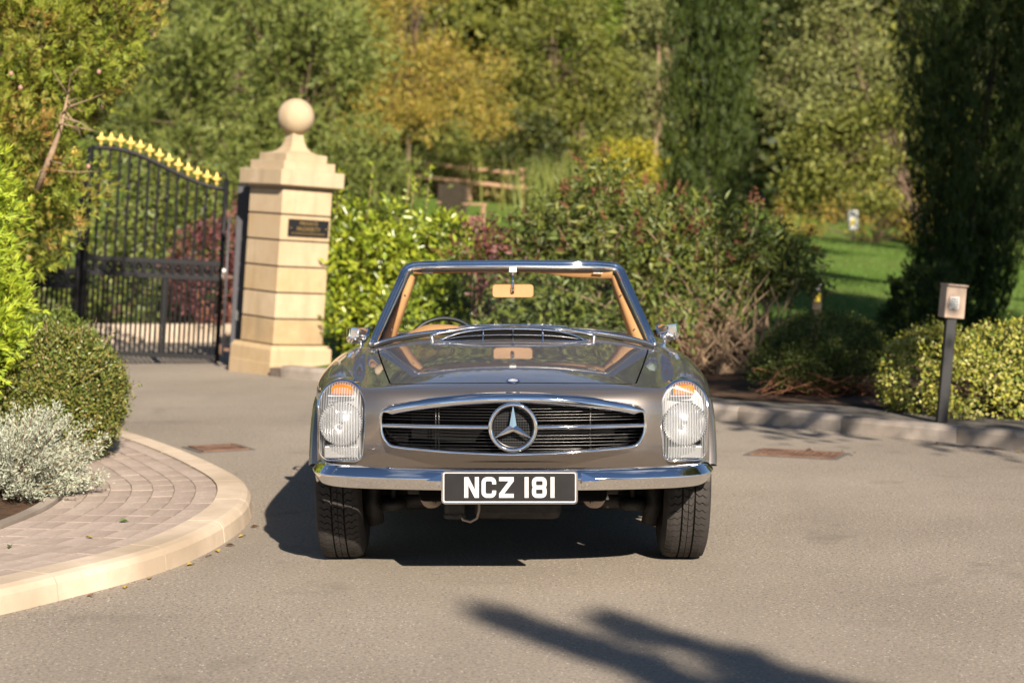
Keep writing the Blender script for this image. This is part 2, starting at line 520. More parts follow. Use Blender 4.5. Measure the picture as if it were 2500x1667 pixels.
def terrain(x, y):
    d = (x - KP[0]) * KN[0] + (y - KP[1]) * KN[1]
    side = sstep(-2.6, -1.7, x)
    edge = sstep(0.14, 0.3, d)
    z_r = -0.05 + 0.135 * edge
    slope = max(0.012, 0.063 - 0.0036 * x)
    z_r += max(0.0, y - 16.2) * min(slope, 0.09) * sstep(0.8, 3.5, d)
    z_l = -0.05 + max(0.0, y - 23.5) * 0.06
    side = max(side, sstep(23.0, 30.0, y))
    z = z_l * (1 - side) + z_r * side
    z += max(0.0, y - 58) * 0.16              # wooded bank behind the garden
    return z

def build_ground():
    xs = np.concatenate([np.linspace(-90, -14, 14), np.linspace(-13, 16, 88), np.linspace(18, 90, 14)])
    ys = np.concatenate([np.linspace(-70, 8, 14), np.linspace(8.5, 30, 66), np.linspace(31, 110, 34)])
    mb = MB()
    mb.grid([[(x, y, terrain(x, y)) for x in xs] for y in ys], smooth=True)
    o = mb.build('ground', M['lawn'])
    tag(o, kind='structure')
build_ground()

def build_road():
    a = KP + KD * (-40); b = KP + KD * 7.35
    poly = [(-45, -60), (a[0], -60), (a[0], a[1]), (b[0], b[1]), (-2.0, 23.0), (-30, 23.0), (-45, 23.0)]
    mb = MB(); mb.add([(x, y, 0.0) for x, y in poly], [list(range(len(poly)))])
    tag(mb.build('road', M['tarmac']), kind='structure')
build_road()

def build_right_kerb():
    root = empty('kerb', (KP[0], KP[1], 0)); tag(root, kind='structure')
    ang = math.atan2(KD[1], KD[0])
    root.rotation_euler = (0, 0, ang)
    # profile across: local y<0 is the garden side, front face towards +y
    ln = 0.915
    prof = [(0.0, -0.05), (0.0, 0.075), (-0.012, 0.10), (-0.03, 0.108), (-0.125, 0.108), (-0.125, -0.05)]
    n = len(prof)
    mb = MB()
    vv = [(s_, y, z) for s_ in (0.003, ln - 0.003) for y, z in prof]
    ff = [(i, (i + 1) % n, n + (i + 1) % n, n + i) for i in range(n)] + [tuple(range(n)), tuple(range(2 * n - 1, n - 1, -1))]
    mb.add(vv, ff)
    me = mb.mesh('kerb_stone'); me.materials.append(M['kerb_grey'])
    for i in range(-8, 9):
        o = link('kerb_stone', me, None, root)
        o.location = (i * ln - 0.42, random.uniform(-.002, .002), random.uniform(-.003, .003))
    mb = MB(); mb.box((0, -0.062, 0.02), (16, 0.10, 0.12)); mb.build('kerb_mortar', M['joint'], root)
    # footway behind the kerb
    mb = MB()
    row0, row1 = [], []
    for s_ in np.linspace(-9, 7.0, 60):
        p = KP + KD * s_ + KN * 0.124
        w = 0.62 + 0.10 * math.sin(s_ * 1.7) + 0.06 * math.sin(s_ * 4.1)
        q = KP + KD * s_ + KN * w
        row0.append((p[0], p[1], 0.098)); row1.append((q[0], q[1], 0.104))
    mb.grid([row0, row1]); tag(mb.build('footway', M['pavement']), kind='structure')
    # shrub bed
    mb = MB(); rows = []
    for t in np.linspace(0.60, 3.4, 16):
        row = []
        for s_ in np.linspace(-9, 6.2, 60):
            w = t + 0.10 * math.sin(s_ * 1.7) + 0.06 * math.sin(s_ * 4.1)
            p = KP + KD * s_ + KN * (w)
            row.append((p[0], p[1], max(0.100, terrain(p[0], p[1]) + 0.03) + 0.02 * math.sin(9 * s_ + 7 * t) * min(1, (t - .6) * 3)))
        rows.append(row)
    mb.grid(rows); tag(mb.build('shrub_bed', M['soil']), kind='structure')
random.seed(4)
build_right_kerb()

# ---- kerbed island with block paving on the left
ISL = [(-4.6, 4.15), (-3.5, 4.85), (-2.72, 5.55), (-2.2, 6.17), (-1.87, 6.65), (-1.64, 7.05), (-1.465, 7.4), (-1.345, 7.78),
       (-1.262, 8.33), (-1.255, 8.9), (-1.36, 9.55), (-1.62, 10.25), (-1.985, 11.05), (-2.34, 11.72), (-2.68, 12.25), (-3.3, 13.1), (-4.2, 14.2), (-5.4, 15.4)]
ISLC = smoothcurve(ISL, 12)

def offset_curve(pts, d):
    """towards the inside (left of travel)"""
    out = []
    for i, p in enumerate(pts):
        t = pts[min(i + 1, len(pts) - 1)] - pts[max(i - 1, 0)]
        t = t / np.linalg.norm(t)
        out.append(p + np.array((-t[1], t[0])) * d)
    return out

def build_island():
    root = empty('paved_island', (0, 0, 0)); tag(root, kind='structure')
    prof = [(0.0, -0.03), (0.012, 0.065), (0.028, 0.088), (0.055, 0.098), (0.175, 0.098), (0.175, -0.03)]
    segs = arclen(ISLC, 0.04)
    per = 17                                       # 0.68 m stones
    n = len(prof)
    for a in range(0, len(segs) - 1, per):
        pts = segs[a:min(a + per + 1, len(segs))]
        if len(pts) < 3: continue
        rows = []
        full = arclen(pts, 0.04)
        for i, p in enumerate(full):
            k = min(a + i, len(segs) - 2)
            t = segs[min(k + 1, len(segs) - 1)] - segs[max(k - 1, 0)]; t /= np.linalg.norm(t)
            nn = np.array((-t[1], t[0]))
            sh = 0.004 * t if i == 0 else (-0.004 * t if i == len(full) - 1 else 0 * t)
            rows.append([(p[0] + nn[0] * o_ + sh[0], p[1] + nn[1] * o_ + sh[1], z) for o_, z in prof])
        mb = MB()
        m_ = len(rows)
        vv = [q for r_ in rows for q in r_]
        ff = []
        for i in range(m_ - 1):
            for j in range(n):
                ff.append((i * n + j, i * n + (j + 1) % n, (i + 1) * n + (j + 1) % n, (i + 1) * n + j))
        ff += [tuple(range(n)), tuple((m_ - 1) * n + j for j in range(n - 1, -1, -1))]
        mb.add(vv, ff)
        mb.build('kerb_stone', M['kerb'], root)
    # bedding under the blocks
    outer = offset_curve(ISLC, 0.13); inner = offset_curve(ISLC, 1.0)
    mb = MB(); mb.grid([[(p[0], p[1], 0.0885) for p in outer], [(p[0], p[1], 0.0885) for p in inner]])
    mb.build('bedding', M['joint'], root)
    # blocks
    bms = []
    for mat in ('brick', 'brick2'):
        b = MB(); b.box((0, 0, 0), (0.1965, 0.101, 0.05))
        me = b.mesh('paving_block'); me.materials.append(M[mat]); bms.append(me)
    cnt = 0
    for c in range(7):
        cur = offset_curve(ISLC, 0.178 + 0.053 + c * 0.105)
        pts = arclen(cur, 0.1)
        k = c % 2
        while k + 1 < len(pts) - 1:
            p = pts[k + 1] if k + 1 < len(pts) else pts[k]
            t = pts[min(k + 2, len(pts) - 1)] - pts[k]
            if 5.3 < p[1] < 12.7 and p[0] > -3.1:
                o = link('paving_block', random.choice(bms), None, root)
                o.location = (p[0], p[1], 0.0665 + random.uniform(-0.0008, 0.0008))
                o.rotation_euler = (random.uniform(-.008, .008), random.uniform(-.008, .008), math.atan2(t[1], t[0]) + random.uniform(-.008, .008))
                cnt += 1
            k += 2
    # edging of the bed and its soil
    e0 = offset_curve(ISLC, 0.925); e1 = offset_curve(ISLC, 0.985)
    mb = MB()
    mb.grid([[(p[0], p[1], 0.05) for p in e0], [(p[0], p[1], 0.105) for p in e0], [(p[0], p[1], 0.105) for p in e1], [(p[0], p[1], 0.03) for p in e1]], smooth=False)
    mb.build('bed_edging', M['kerb_grey'], root)
    cc = [tuple(p) for p in offset_curve(ISLC, 0.98)]
    mb = MB()
    rows = [[(p[0], p[1], 0.085) for p in cc]]
    for k in (0.3, 0.9, 2.0, 4.5):
        q = [(p[0] - k, p[1], 0.10 + 0.03 * math.sin(p[1] * 5 + k * 3) + 0.02 * k) for p in cc]
        rows.append(q)
    mb.grid(rows)
    tag(mb.build('planting_bed', M['soil']), kind='structure')
    return cnt
random.seed(7)
print('blocks', build_island())

# ------------------------------------------------------------------ drain covers
def drain_cover(loc, rot, size, label, grate):
    root = empty('drain_cover', loc, (0, 0, rot)); tag(root, label, 'drain cover')
    w, d = size
    mb = MB(); mb.box((0, 0, -.0018), (w + .07, d + .07, .0036)); mb.build('tar_seam', M['pavement'], root)
    mb = MB()
    for sx in (-1, 1): mb.box((sx * (w / 2 - 0.0125), 0, 0.004), (0.025, d, 0.008))
    for sy in (-1, 1): mb.box((0, sy * (d / 2 - 0.0125), 0.004), (w - 0.05, 0.025, 0.008))
    mb.build('frame', M['rust'], root)
    if grate:
        mb = MB(); mb.box((0, 0, 0.0015), (w - 0.06, d - 0.06, 0.003)); mb.build('sump', M['soil'], root)
        n = 12
        for i in range(n):
            b = MB(); b.box((-(w / 2) + 0.05 + (w - 0.1) * i / (n - 1), 0, 0.005), (0.02, d - 0.05, 0.006)); b.build('grate_bar', M['rust'], root)
    else:
        mb = MB(); mb.box((0, 0, 0.003), (w - 0.06, d - 0.06, 0.005)); mb.build('cover_plate', M['rust'], root)
        mb = MB()
        for i in range(9):
            for j in range(9):
                mb.box((-(w / 2) + 0.06 + (w - 0.12) * i / 8, -(d / 2) + 0.06 + (d - 0.12) * j / 8, 0.007), (0.02, 0.02, 0.003))
        mb.build('studs', M['rust'], root)
    return root
drain_cover((-1.86, 11.72, 0.004), 0.5, (0.30, 0.30), 'rusty square drain cover in the tarmac beside the paved island', False)
drain_cover((1.76, 11.42, 0.004), -0.42, (0.52, 0.30), 'rusty grated drain full of leaves in the tarmac by the pale kerb', True)

# ------------------------------------------------------------------ gate pillar
def sq_loft(mb, prof):
    """prof: (half, z) list -> square section stack"""
    rows = []
    for h, z in prof:
        rows.append([(-h, -h, z), (h, -h, z), (h, h, z), (-h, h, z)])
    n = len(rows); vv = [p for r_ in rows for p in r_]; ff = []
    for i in range(n - 1):
        for j in range(4):
            ff.append((i * 4 + j, i * 4 + (j + 1) % 4, (i + 1) * 4 + (j + 1) % 4, (i + 1) * 4 + j))
    ff += [(3, 2, 1, 0), tuple((n - 1) * 4 + j for j in range(4))]
    return mb.add(vv, ff)

def text_mesh(txt, size):
    cu = bpy.data.curves.new('lettering', 'FONT'); cu.body = txt; cu.size = size
    cu.align_x = 'CENTER'; cu.align_y = 'CENTER'; cu.extrude = 0.0012; cu.resolution_u = 3
    ob = bpy.data.objects.new('tmp', cu); C.objects.link(ob)
    dg = bpy.context.evaluated_depsgraph_get()
    me = bpy.data.meshes.new_from_object(ob.evaluated_get(dg))
    bpy.data.objects.remove(ob)
    return me

def build_pillar():
    root = empty('gate_pillar', (-2.27, 18.05, 0.0))
    root.rotation_euler = (Matrix.Rotation(R(3.7), 3, 'Y') @ Matrix.Rotation(R(41), 3, 'Z')).to_euler()
    tag(root, 'cream stone gate pillar with ball finial, stepped cap and black plaque', 'gate pillar')
    mb = MB(); sq_loft(mb, [(0.355, -0.05), (0.355, 0.10), (0.352, 0.11), (0.352, 0.235), (0.33, 0.275)]); mb.build('plinth', M['stone'], root)
    mb = MB(); mb.box((0, 0, 1.02), (0.53, 0.53, 1.52)); mb.build('core', M['mortar'], root)
    z = 0.278
    hb = 0.2505
    for i in range(6):
        b = MB(); b.box((0, 0, z + hb / 2), (0.575, 0.575, hb - 0.016), 0.006)
        b.build('stone_block', M[('stone3', 'stone2', 'stone', 'stone2', 'stone', 'stone2')[i]], root)
        # shallow raised margin panels on the visible faces
        z += hb
    mb = MB(); mb.box((0, 0, 1.795), (0.60, 0.60, 0.028)); mb.build('neck_course', M['stone_cap'], root)
    mb = MB(); mb.box((0, 0, 1.885), (0.735, 0.735, 0.15), 0.008); mb.build('cap_slab', M['stone_cap'], root)
    mb = MB(); mb.box((0, 0, 2.003), (0.595, 0.595, 0.085), 0.006); mb.build('cap_slab', M['stone_cap'], root)
    mb = MB(); mb.box((0, 0, 2.083), (0.475, 0.475, 0.075), 0.006); mb.build('cap_slab', M['stone_cap'], root)
    mb = MB(); sq_loft(mb, [(0.222, 2.12), (0.165, 2.13), (0.12, 2.152), (0.09, 2.19), (0.072, 2.24), (0.062, 2.29), (0.058, 2.325)])
    mb.build('flared_neck', M['stone_cap'], root)
    prof = [(0.18 * math.sin(a), 2.485 - 0.18 * math.cos(a)) for a in np.linspace(0.0, math.pi, 26)]
    mb = MB(); mb.lathe(prof, 40); mb.build('ball_finial', M['stone_cap'], root)
    # plaque on the face towards the road (local -y, seen to the right)
    pl = MB(); pl.box((0.03, -0.2915, 1.408), (0.47, 0.008, 0.168)); po = pl.build('plaque', M['black'], root)
    tag(po, 'black plaque with gold lettering')
    def lettering(txt, size, dz):
        me = text_mesh(txt, size); me.materials.append(M['plaque_gold'])
        o = link('lettering', me, None, po)
        o.rotation_euler = (R(90), 0, 0); o.location = (0.03, -0.2965, 1.408 + dz)
    lettering('PRIVATE', 0.058, 0.043)
    lettering('PROPERTY', 0.058, -0.012)
    mb = MB()
    for i in range(26): mb.box((0.03 - 0.19 + i * 0.0152, -0.2962, 1.408 - 0.052), (0.009, 0.001, 0.011))
    mb.build('small_print', M['plaque_gold'], po)
    for sx in (-1, 1):
        mb = MB(); mb.lathe([(0.0, 0.004), (0.006, 0.003), (0.007, 0.0)], 10, Matrix.Translation((0.03 + sx * 0.205, -0.2955, 1.408)) @ Matrix.Rotation(R(90), 4, 'X'))
        mb.build('screw', M['plaque_gold'], po)
M['plaque_gold'] = simple('dull_gold', (0.30, 0.20, 0.07), 0.45, 0.4)
M['stone3'] = stone_mat('cream_stone_stained', (0.37, 0.26, 0.14), (0.47, 0.345, 0.20), (0.33, 0.25, 0.15))
build_pillar()

# ------------------------------------------------------------------ iron gates
UNIT = MB(); UNIT.tube([(0, 0, 0), (0, 0, 1)], 0.5, 8); UNIT_ME = UNIT.mesh('bar'); UNIT_ME.materials.append(M['iron'])

def finial_mesh():
    m_ = MB()
    m_.tube([(0, 0, 0), (0, 0, .05)], 0.008, 8)
    m_.lathe([(0.0, .028), (.017, .034), (.017, .042), (0, .05)], 10)
    m_.lathe([(0.0, .05), (.012, .065), (.021, .092), (.015, .125), (.0, .162)], 10)
    for s_ in (-1, 1):
        m_.tube([(s_ * .006, 0, .062), (s_ * .02, 0, .085), (s_ * .033, 0, .10), (s_ * .041, 0, .092), (s_ * .040, 0, .078)], [.010, .011, .012, .011, .008], 8)
    me = m_.mesh('finial'); me.materials.append(M['gold']); return me
FINIAL = finial_mesh()

def gate_leaf(loc, rz, mirror, label, width, with_finials=True):
    root = empty('iron_gate', loc)
    root.rotation_euler = (Matrix.Rotation(R(3.1), 3, 'Y') @ Matrix.Rotation(rz, 3, 'Z')).to_euler()
    tag(root, label, 'gate', 'pair of black iron drive gates')
    sx = -1 if not mirror else 1
    def top(u):
        t = min(max(u / (width * 0.86), 0), 1)
        return 1.80 + 0.35 * t * t * (3 - 2 * t)
    def rail(pts, r, nm='rail'):
        m_ = MB(); m_.tube(pts, r, 8); return m_.build(nm, M['iron'], root)
    rail([(0, 0, 0.02), (0, 0, 1.9)], 0.026, 'hinge_stile')
    # scroll on the hinge stile
    m_ = MB(); m_.tube([(sx * (-.0), 0, 1.9)] + [(sx * (0.035 - 0.035 * math.cos(a)) * 1.0 - 0, 0, 1.9 + 0.055 * math.sin(a) + 0.01) for a in np.linspace(0.2, 5.6, 16)], 0.011, 8)
    m_.build('scroll', M['iron'], root)
    rail([(sx * width, 0, 0.02), (sx * width, 0, top(width))], 0.034, 'meeting_stile')
    us = np.linspace(0, width, 26)
    rail([(sx * u, 0, top(u)) for u in us], 0.024, 'top_rail')
    for z in (0.065, 0.875, 1.03):
        m_ = MB(); m_.box((sx * width / 2, 0, z), (width, 0.035, 0.045)); m_.build('rail', M['iron'], root)
    m_ = MB(); m_.box((sx * width * 0.40, 0.01, 0.47), (0.05, 0.03, 0.80)); m_.build('rail', M['iron'], root)
    n = int(round(width / 0.1))
    for i in range(1, n):
        u = width * i / n
        o = link('bar', UNIT_ME, None, root); o.location = (sx * u, 0, 0.065); o.scale = (0.027, 0.027, top(u) - 0.065)
        if i % 4 == 2:
            m_ = MB(); m_.lathe([(0.009, -.05), (.02, -.02), (.024, 0), (.02, .02), (.009, .05)], 10, Matrix.Translation((sx * u, 0, 1.55 + 0.02 * i)))
            m_.build('knop', M['iron'], root)
        if with_finials:
            f = link('finial', FINIAL, None, root); f.location = (sx * u, 0, top(u) + 0.006)
            f = None
    for i in range(n):
        u = width * (i + 0.5) / n
        o = link('lower_bar', UNIT_ME, None, root); o.location = (sx * u, 0, 0.065); o.scale = (0.025, 0.025, 0.81)
        m_ = MB(); m_.tube([(sx * u + 0.041 * math.cos(a), 0, 0.952 + 0.058 * math.sin(a)) for a in np.linspace(0, 2 * math.pi, 17)[:-1]], 0.017, 6, closed=True)
        m_.lathe([(0, -.034), (.026, 0), (0, .034)], 8, Matrix.Translation((sx * u, 0, 0.952)))
        m_.build('ring_ornament', M['iron'], root)
    if with_finials is True:
        m_ = MB(); m_.box((sx * -0.035 if not mirror else 0.0, -0.03, 0.93), (0.05, 0.03, 0.10)); m_.build('lock_plate', M['white'], root)
    return root

gate_leaf((-3.045, 19.05, 0.0), R(9), False, 'black iron gate leaf with gold finials hinged beside the stone pillar', 1.38)
gate_leaf((-5.835, 18.60, 0.0), R(9), True, 'black iron gate leaf half hidden behind the brown-tipped conifer', 1.38)

def gate_post():
    root = empty('gate_post', (-2.765, 18.62, 0.0)); root.rotation_euler = (0, R(2.9), 0)
    tag(root, 'square charcoal steel gate post against the stone pillar', 'gate post')
    m_ = MB(); m_.box((0, 0, 0.9), (0.15, 0.15, 1.84), 0.004); m_.build('post', M['post_grey'], root)
    m_ = MB(); m_.box((0.0, 0, 1.83), (0.16, 0.16, 0.03), 0.004); m_.build('post_cap', M['iron'], root)
    for z in (0.17, 0.90, 1.52):
        m_ = MB(); m_.box((-0.125, -0.02, z), (0.12, 0.03, 0.03)); m_.tube([(-.17, -.02, z - .05), (-.17, -.02, z + .05)], 0.022, 8); m_.build('hinge', M['rust'], root)
    m_ = MB(); m_.tube([(-0.15, -0.05, 0.1), (-0.15, -0.05, 1.5)], 0.013, 8); m_.build('drop_rod', M['post_grey'], root)
    m_ = MB(); m_.box((-0.02, -0.082, 0.52), (0.03, 0.012, 0.10)); m_.build('catch', M['steel'], root)
gate_post()

def low_wall():
    root = empty('low_stone_edging', (-4.6, 22.6, 0)); tag(root, 'low pale stone edging along the drive behind the iron gates', 'wall')
    for i in range(8):
        m_ = MB(); m_.box((-2.0 + i * 0.5, 0.02 * i, 0.10), (0.492, 0.22, 0.24), 0.01); m_.build('stone', M['kerb'], root)
    m_ = MB(); m_.box((-0.25, 0.09, 0.09), (3.96, 0.13, 0.2)); m_.build('core', M['joint'], root)
low_wall()

# ------------------------------------------------------------------ keypad post, fence, chair, signs
def keypad_post():
    root = empty('keypad_post', (2.86, 12.32, 0.09)); root.rotation_euler = (0, R(5.2), 0)
    tag(root, 'black square post carrying a beige keypad box at the kerb edge', 'post')
    m_ = MB(); m_.box((0, 0, 0.36), (0.066, 0.066, 0.74), 0.003); m_.build('post', M['black'], root)
    rz = Matrix.Rotation(R(14), 4, 'Z')
    m_ = MB(); m_.box((0, 0, 0.82), (0.145, 0.10, 0.215), 0.006, rz); b = m_.build('keypad_box', M['box_tan'], root)
    m_ = MB(); m_.box((0, -0.008, 0.932), (0.15, 0.115, 0.014), 0.003, rz); m_.build('lid', M['box_tan'], b)
    m_ = MB(); m_.box((-0.012, -0.0525, 0.815), (0.068, 0.006, 0.082), 0.001, rz); k = m_.build('keypad', M['mirror_white'], b)
    for i in range(3):
        for j in range(4):
            m_ = MB(); m_.box((-0.030 + i * 0.018, -0.0565, 0.788 + j * 0.018), (0.012, 0.003, 0.011), 0, rz); m_.build('key', M['steel'], k)
keypad_post()

def rail_fence():
    y = 45.5
    root = empty('rail_fence', (-2.95, y, 0)); tag(root, 'pale wooden post and rail fence beyond the lawn', 'fence')
    def zz(x): return terrain(x - 2.95, y)
    for i, x in enumerate(np.linspace(-0.7, 3.2, 4)):
        m_ = MB(); m_.box((x, 0.05, zz(x) + 0.42), (0.11, 0.08, 1.15), 0.006); m_.build('post', M['wood'], root)
    for h in (0.50, 0.84):
        m_ = MB(); a, b = -0.75, 3.35
        m_.tube([(a, 0, zz(a) + h), ((a + b) / 2, 0.0, (zz(a) + zz(b)) / 2 + h - .02), (b, 0, zz(b) + h - .04)], 0.055, 6, smooth=False)
        m_.build('rail', M['wood'], root)
rail_fence()

def garden_chair():
    x0, y0 = -0.93, 33.0
    root = empty('garden_chair', (x0, y0, terrain(x0, y0))); root.rotation_euler = (0, R(3), R(-38))
    tag(root, 'dark slatted wooden garden armchair standing on the lawn', 'chair')
    # chair seen from behind, back towards -y
    for sx in (-1, 1):
        m_ = MB(); m_.box((sx * 0.29, -0.25, 0.48), (0.055, 0.055, 0.96)); m_.build('leg', M['wood_dark'], root)
        m_ = MB(); m_.box((sx * 0.29, 0.27, 0.31), (0.055, 0.055, 0.62)); m_.build('leg', M['wood'], root)
        m_ = MB(); m_.box((sx * 0.29, 0.02, 0.635), (0.07, 0.62, 0.03)); m_.build('armrest', M['wood'], root)
        m_ = MB(); m_.box((sx * 0.29, 0.01, 0.34), (0.03, 0.48, 0.05)); m_.build('side_rail', M['wood'], root)
    m_ = MB(); m_.prism([(-.262, .45), (.262, .45), (.262, .90), (.20, .97), (.10, 1.0), (-.10, 1.0), (-.20, .97), (-.262, .90)], -0.262, -0.235)
    m_.build('backrest', M['wood_dark'], root)
    for i in range(6):
        m_ = MB(); m_.box((0, -0.19 + i * 0.085, 0.40), (0.55, 0.07, 0.022)); m_.build('seat_slat', M['wood'], root)
    m_ = MB(); m_.box((0, 0.27, 0.35), (0.525, 0.03, 0.07)); m_.build('front_rail', M['wood'], root)
garden_chair()

def lawn_sign():
    x0, y0 = 8.3, 45.0
    root = empty('warning_sign', (x0, y0, terrain(x0, y0))); tag(root, 'small white and yellow warning sign standing on the far lawn', 'sign')
    m_ = MB(); m_.box((0, 0, 0.3), (0.05, 0.04, 0.9)); m_.build('stake', M['wood_dark'], root)
    m_ = MB(); m_.box((0, -0.03, 0.55), (0.23, 0.012, 0.46), 0.02); p = m_.build('board', M['white'], root)
    m_ = MB(); m_.add([(-.09, -.04, .42), (.05, -.04, .42), (.02, -.04, .58), (-.02, -.04, .60)], [(0, 1, 2, 3)]); m_.build('yellow_panel', M['yellow'], p)
    m_ = MB(); m_.tube([(-.075, -.04, .71), (.0, -.045, .74), (.08, -.04, .71)], 0.03, 8); m_.build('white_top', M['white'], p)
lawn_sign()

def marker_post():
    x0, y0 = 2.98, 18.3
    root = empty('marker_post', (x0, y0, terrain(x0, y0))); root.rotation_euler = (0, R(4), 0)
    tag(root, 'dark marker post with a white and yellow sticker behind the bare stems', 'post')
    m_ = MB(); m_.box((0, 0, 0.33), (0.09, 0.09, 0.70), 0.004); m_.build('post', M['wood_dark'], root)
    m_ = MB(); m_.box((0, -0.048, 0.62), (0.05, 0.004, 0.06)); m_.build('white_sticker', M['white'], root)
    m_ = MB(); m_.box((0, -0.048, 0.52), (0.05, 0.004, 0.08)); m_.build('yellow_sticker', M['yellow'], root)
marker_post()
# ------------------------------------------------------------------ the roadster (local: front axle at y=0, nose towards -y)
CAR = empty('roadster', (0.004, 7.9, 0.0))
tag(CAR, 'taupe metallic open-top classic roadster parked on the tarmac', 'car')

def arch(phi, yc=0.0, x=0.85, Rr=0.352, zc=0.33):
    return (x, yc - Rr * math.cos(R(phi)), zc + Rr * math.sin(R(phi)))

def body_net():
    rows = []
    X = [0, .22, .42, .53, .60, .68, .750, .785, .80]
    Z = [[.40, .485, .56, .645, .725, .772]] * 4 + [[.40, .48, .56, .645, .72, .765], [.40, .47, .56, .66, .755, .803],
         [.40, .465, .55, .645, .735, .785], [.38, .45, .53, .61, .69, .735], [.36, .42, .49, .565, .63, .68]]
    Y = [[-.60, -.70, -.765, -.785, -.785, -.745], [-.59, -.69, -.755, -.775, -.775, -.735], [-.58, -.67, -.735, -.75, -.75, -.705],
         [-.57, -.645, -.70, -.715, -.71, -.665], [-.56, -.61, -.645, -.655, -.645, -.60], [-.53, -.575, -.60, -.60, -.565, -.50],
         [-.49, -.53, -.55, -.55, -.51, -.44], [-.43, -.45, -.46, -.455, -.42, -.36], [-.385, -.39, -.39, -.375, -.33, -.275]]
    PH = [14, 22, 30, 38, 48, 59]
    for r in range(6):
        row = [(X[c], Y[c][r], Z[c][r]) for c in range(9)] + [arch(PH[r], 0, .81)]
        rows.append(row)
    xs = {1: [.22, .225, .235, .245, .255, .262, .27], 2: [.42, .425, .445, .465, .485, .497, .51],
          3: [.53, .535, .56, .588, .612, .635, .65], 4: [.60, .605, .625, .645, .663, .677, .685],
          5: [.685, .69, .70, .707, .712, .715, .718], 6: [.762, .768, .775, .78, .785, .785, .785],
          7: [.798, .812, .822, .830, .836, .842, .845], 8: [.822, .835, .842, .845, .85, .862, .87]}
    zs = {0: [.793, .817, .842, .864, .886, .91, .932], 1: [.791, .814, .838, .859, .879, .90, .92], 2: [.785, .804, .824, .841, .857, .872, .888],
          3: [.773, .785, .797, .808, .818, .828, .838], 4: [.757, .766, .778, .79, .802, .815, .826],
          5: [.816, .832, .845, .851, .853, .851, .848], 6: [.798, .813, .824, .830, .832, .829, .824],
          7: [.748, .758, .765, .768, .768, .763, .757], 8: [.70, .716, .722, .716, .69, .60, .55]}
    ys = {0: [-.60, -.40, -.15, .12, .38, .60, .85], 4: [-.52, -.34, -.12, .13, .38, .60, .85], 5: [-.42, -.28, -.08, .15, .39, .60, .85],
          6: [-.35, -.22, -.05, .16, .39, .60, .85], 7: [-.27, -.16, -.02, .17, .38, .60, .85], 8: [-.20, -.10, 0, .14, .32, .58, .85]}
    PH = [70, 82, 95, 112, 138, 172]
    for r in range(7):
        row = []
        for c in range(9):
            x = 0 if c == 0 else xs[c][r]
            y = ys[c][r] if c in ys else ys[0][r]
            row.append((x, y, zs[c][r]))
        row.append(arch(PH[r], 0, .83) if r < 6 else (.85, .72, .25))
        rows.append(row)
    def trow(y, zc, ze, y9=None, z9=.25, x9=.85, z8=.55, w=1.0, z7=None):
        z7 = z7 if z7 is not None else ze - .085
        row = [(0, y, zc), (.27 * w, y, zc - .005), (.52 * w, y, zc - .02), (.655 * w, y, ze), (.695 * w, y, ze + .005), (.73 * w, y, ze + .004), (.79 * w, y, ze - .02),
               (.845 * w, y, z7), (.875 * w, y, z8), (x9 * w, y9 if y9 is not None else y, z9)]
        return row
    rows.append(trow(1.2, .90, .838)); rows.append(trow(1.65, .88, .835))
    for y, zc, ph in ((1.98, .868, 6), (2.12, .868, 42), (2.3, .866, 76), (2.5, .858, 104), (2.68, .845, 138), (2.85, .83, 172)):
        a = arch(ph, 2.4, .85)
        rows.append(trow(y, zc, zc - .04, a[1], a[2], .85, max(.55, a[2] + .06), 1.0))
    rows.append(trow(3.15, .79, .755, None, .30, .80, .5, .96)); rows.append(trow(3.32, .70, .67, None, .32, .76, .48, .90, .60)); rows.append(trow(3.36, .58, .56, None, .33, .76, .45, .87, .52))
    rows.append(trow(3.30, .42, .42, None, .33, .76, .38, .86, .40))
    full = []
    for r_ in rows:
        full.append([(-x, y, z) for x, y, z in r_[:0:-1]] + r_)
    return np.array(full)

def bspline(P, nu, nv):
    def ext(A):
        return np.concatenate([2 * A[:1] - A[1:2], A, 2 * A[-1:] - A[-2:-1]], axis=0)
    def along(A, n):
        A = ext(A); m = A.shape[0] - 3
        out = []
        for i in range(m):
            for k in range(n):
                t = k / n
                b = np.array([(1 - t) ** 3, 3 * t ** 3 - 6 * t ** 2 + 4, -3 * t ** 3 + 3 * t ** 2 + 3 * t + 1, t ** 3]) / 6
                out.append(np.tensordot(b, A[i:i + 4], axes=(0, 0)))
        b = np.array([1, 4, 1]) / 6
        out.append(np.tensordot(b, A[-3:], axes=(0, 0)))
        return np.array(out)
    S = along(P, nu)
    S = along(S.transpose(1, 0, 2), nv).transpose(1, 0, 2)
    return S

SURF = bspline(body_net(), 10, 9)

def body_bm():
    bm = bmesh.new()
    n, m, _ = SURF.shape
    V = [[bm.verts.new(SURF[i, j]) for j in range(m)] for i in range(n)]
    for i in range(n - 1):
        for j in range(m - 1):
            f = bm.faces.new((V[i][j], V[i][j + 1], V[i + 1][j + 1], V[i + 1][j])); f.smooth = True
    bm.normal_update()
    up = [f for f in bm.faces if abs(f.calc_center_median().x) < .1 and -.2 < f.calc_center_median().y < .2]
    if up[0].normal.z < 0:
        bmesh.ops.reverse_faces(bm, faces=bm.faces[:])
    bm.normal_update()
    return bm

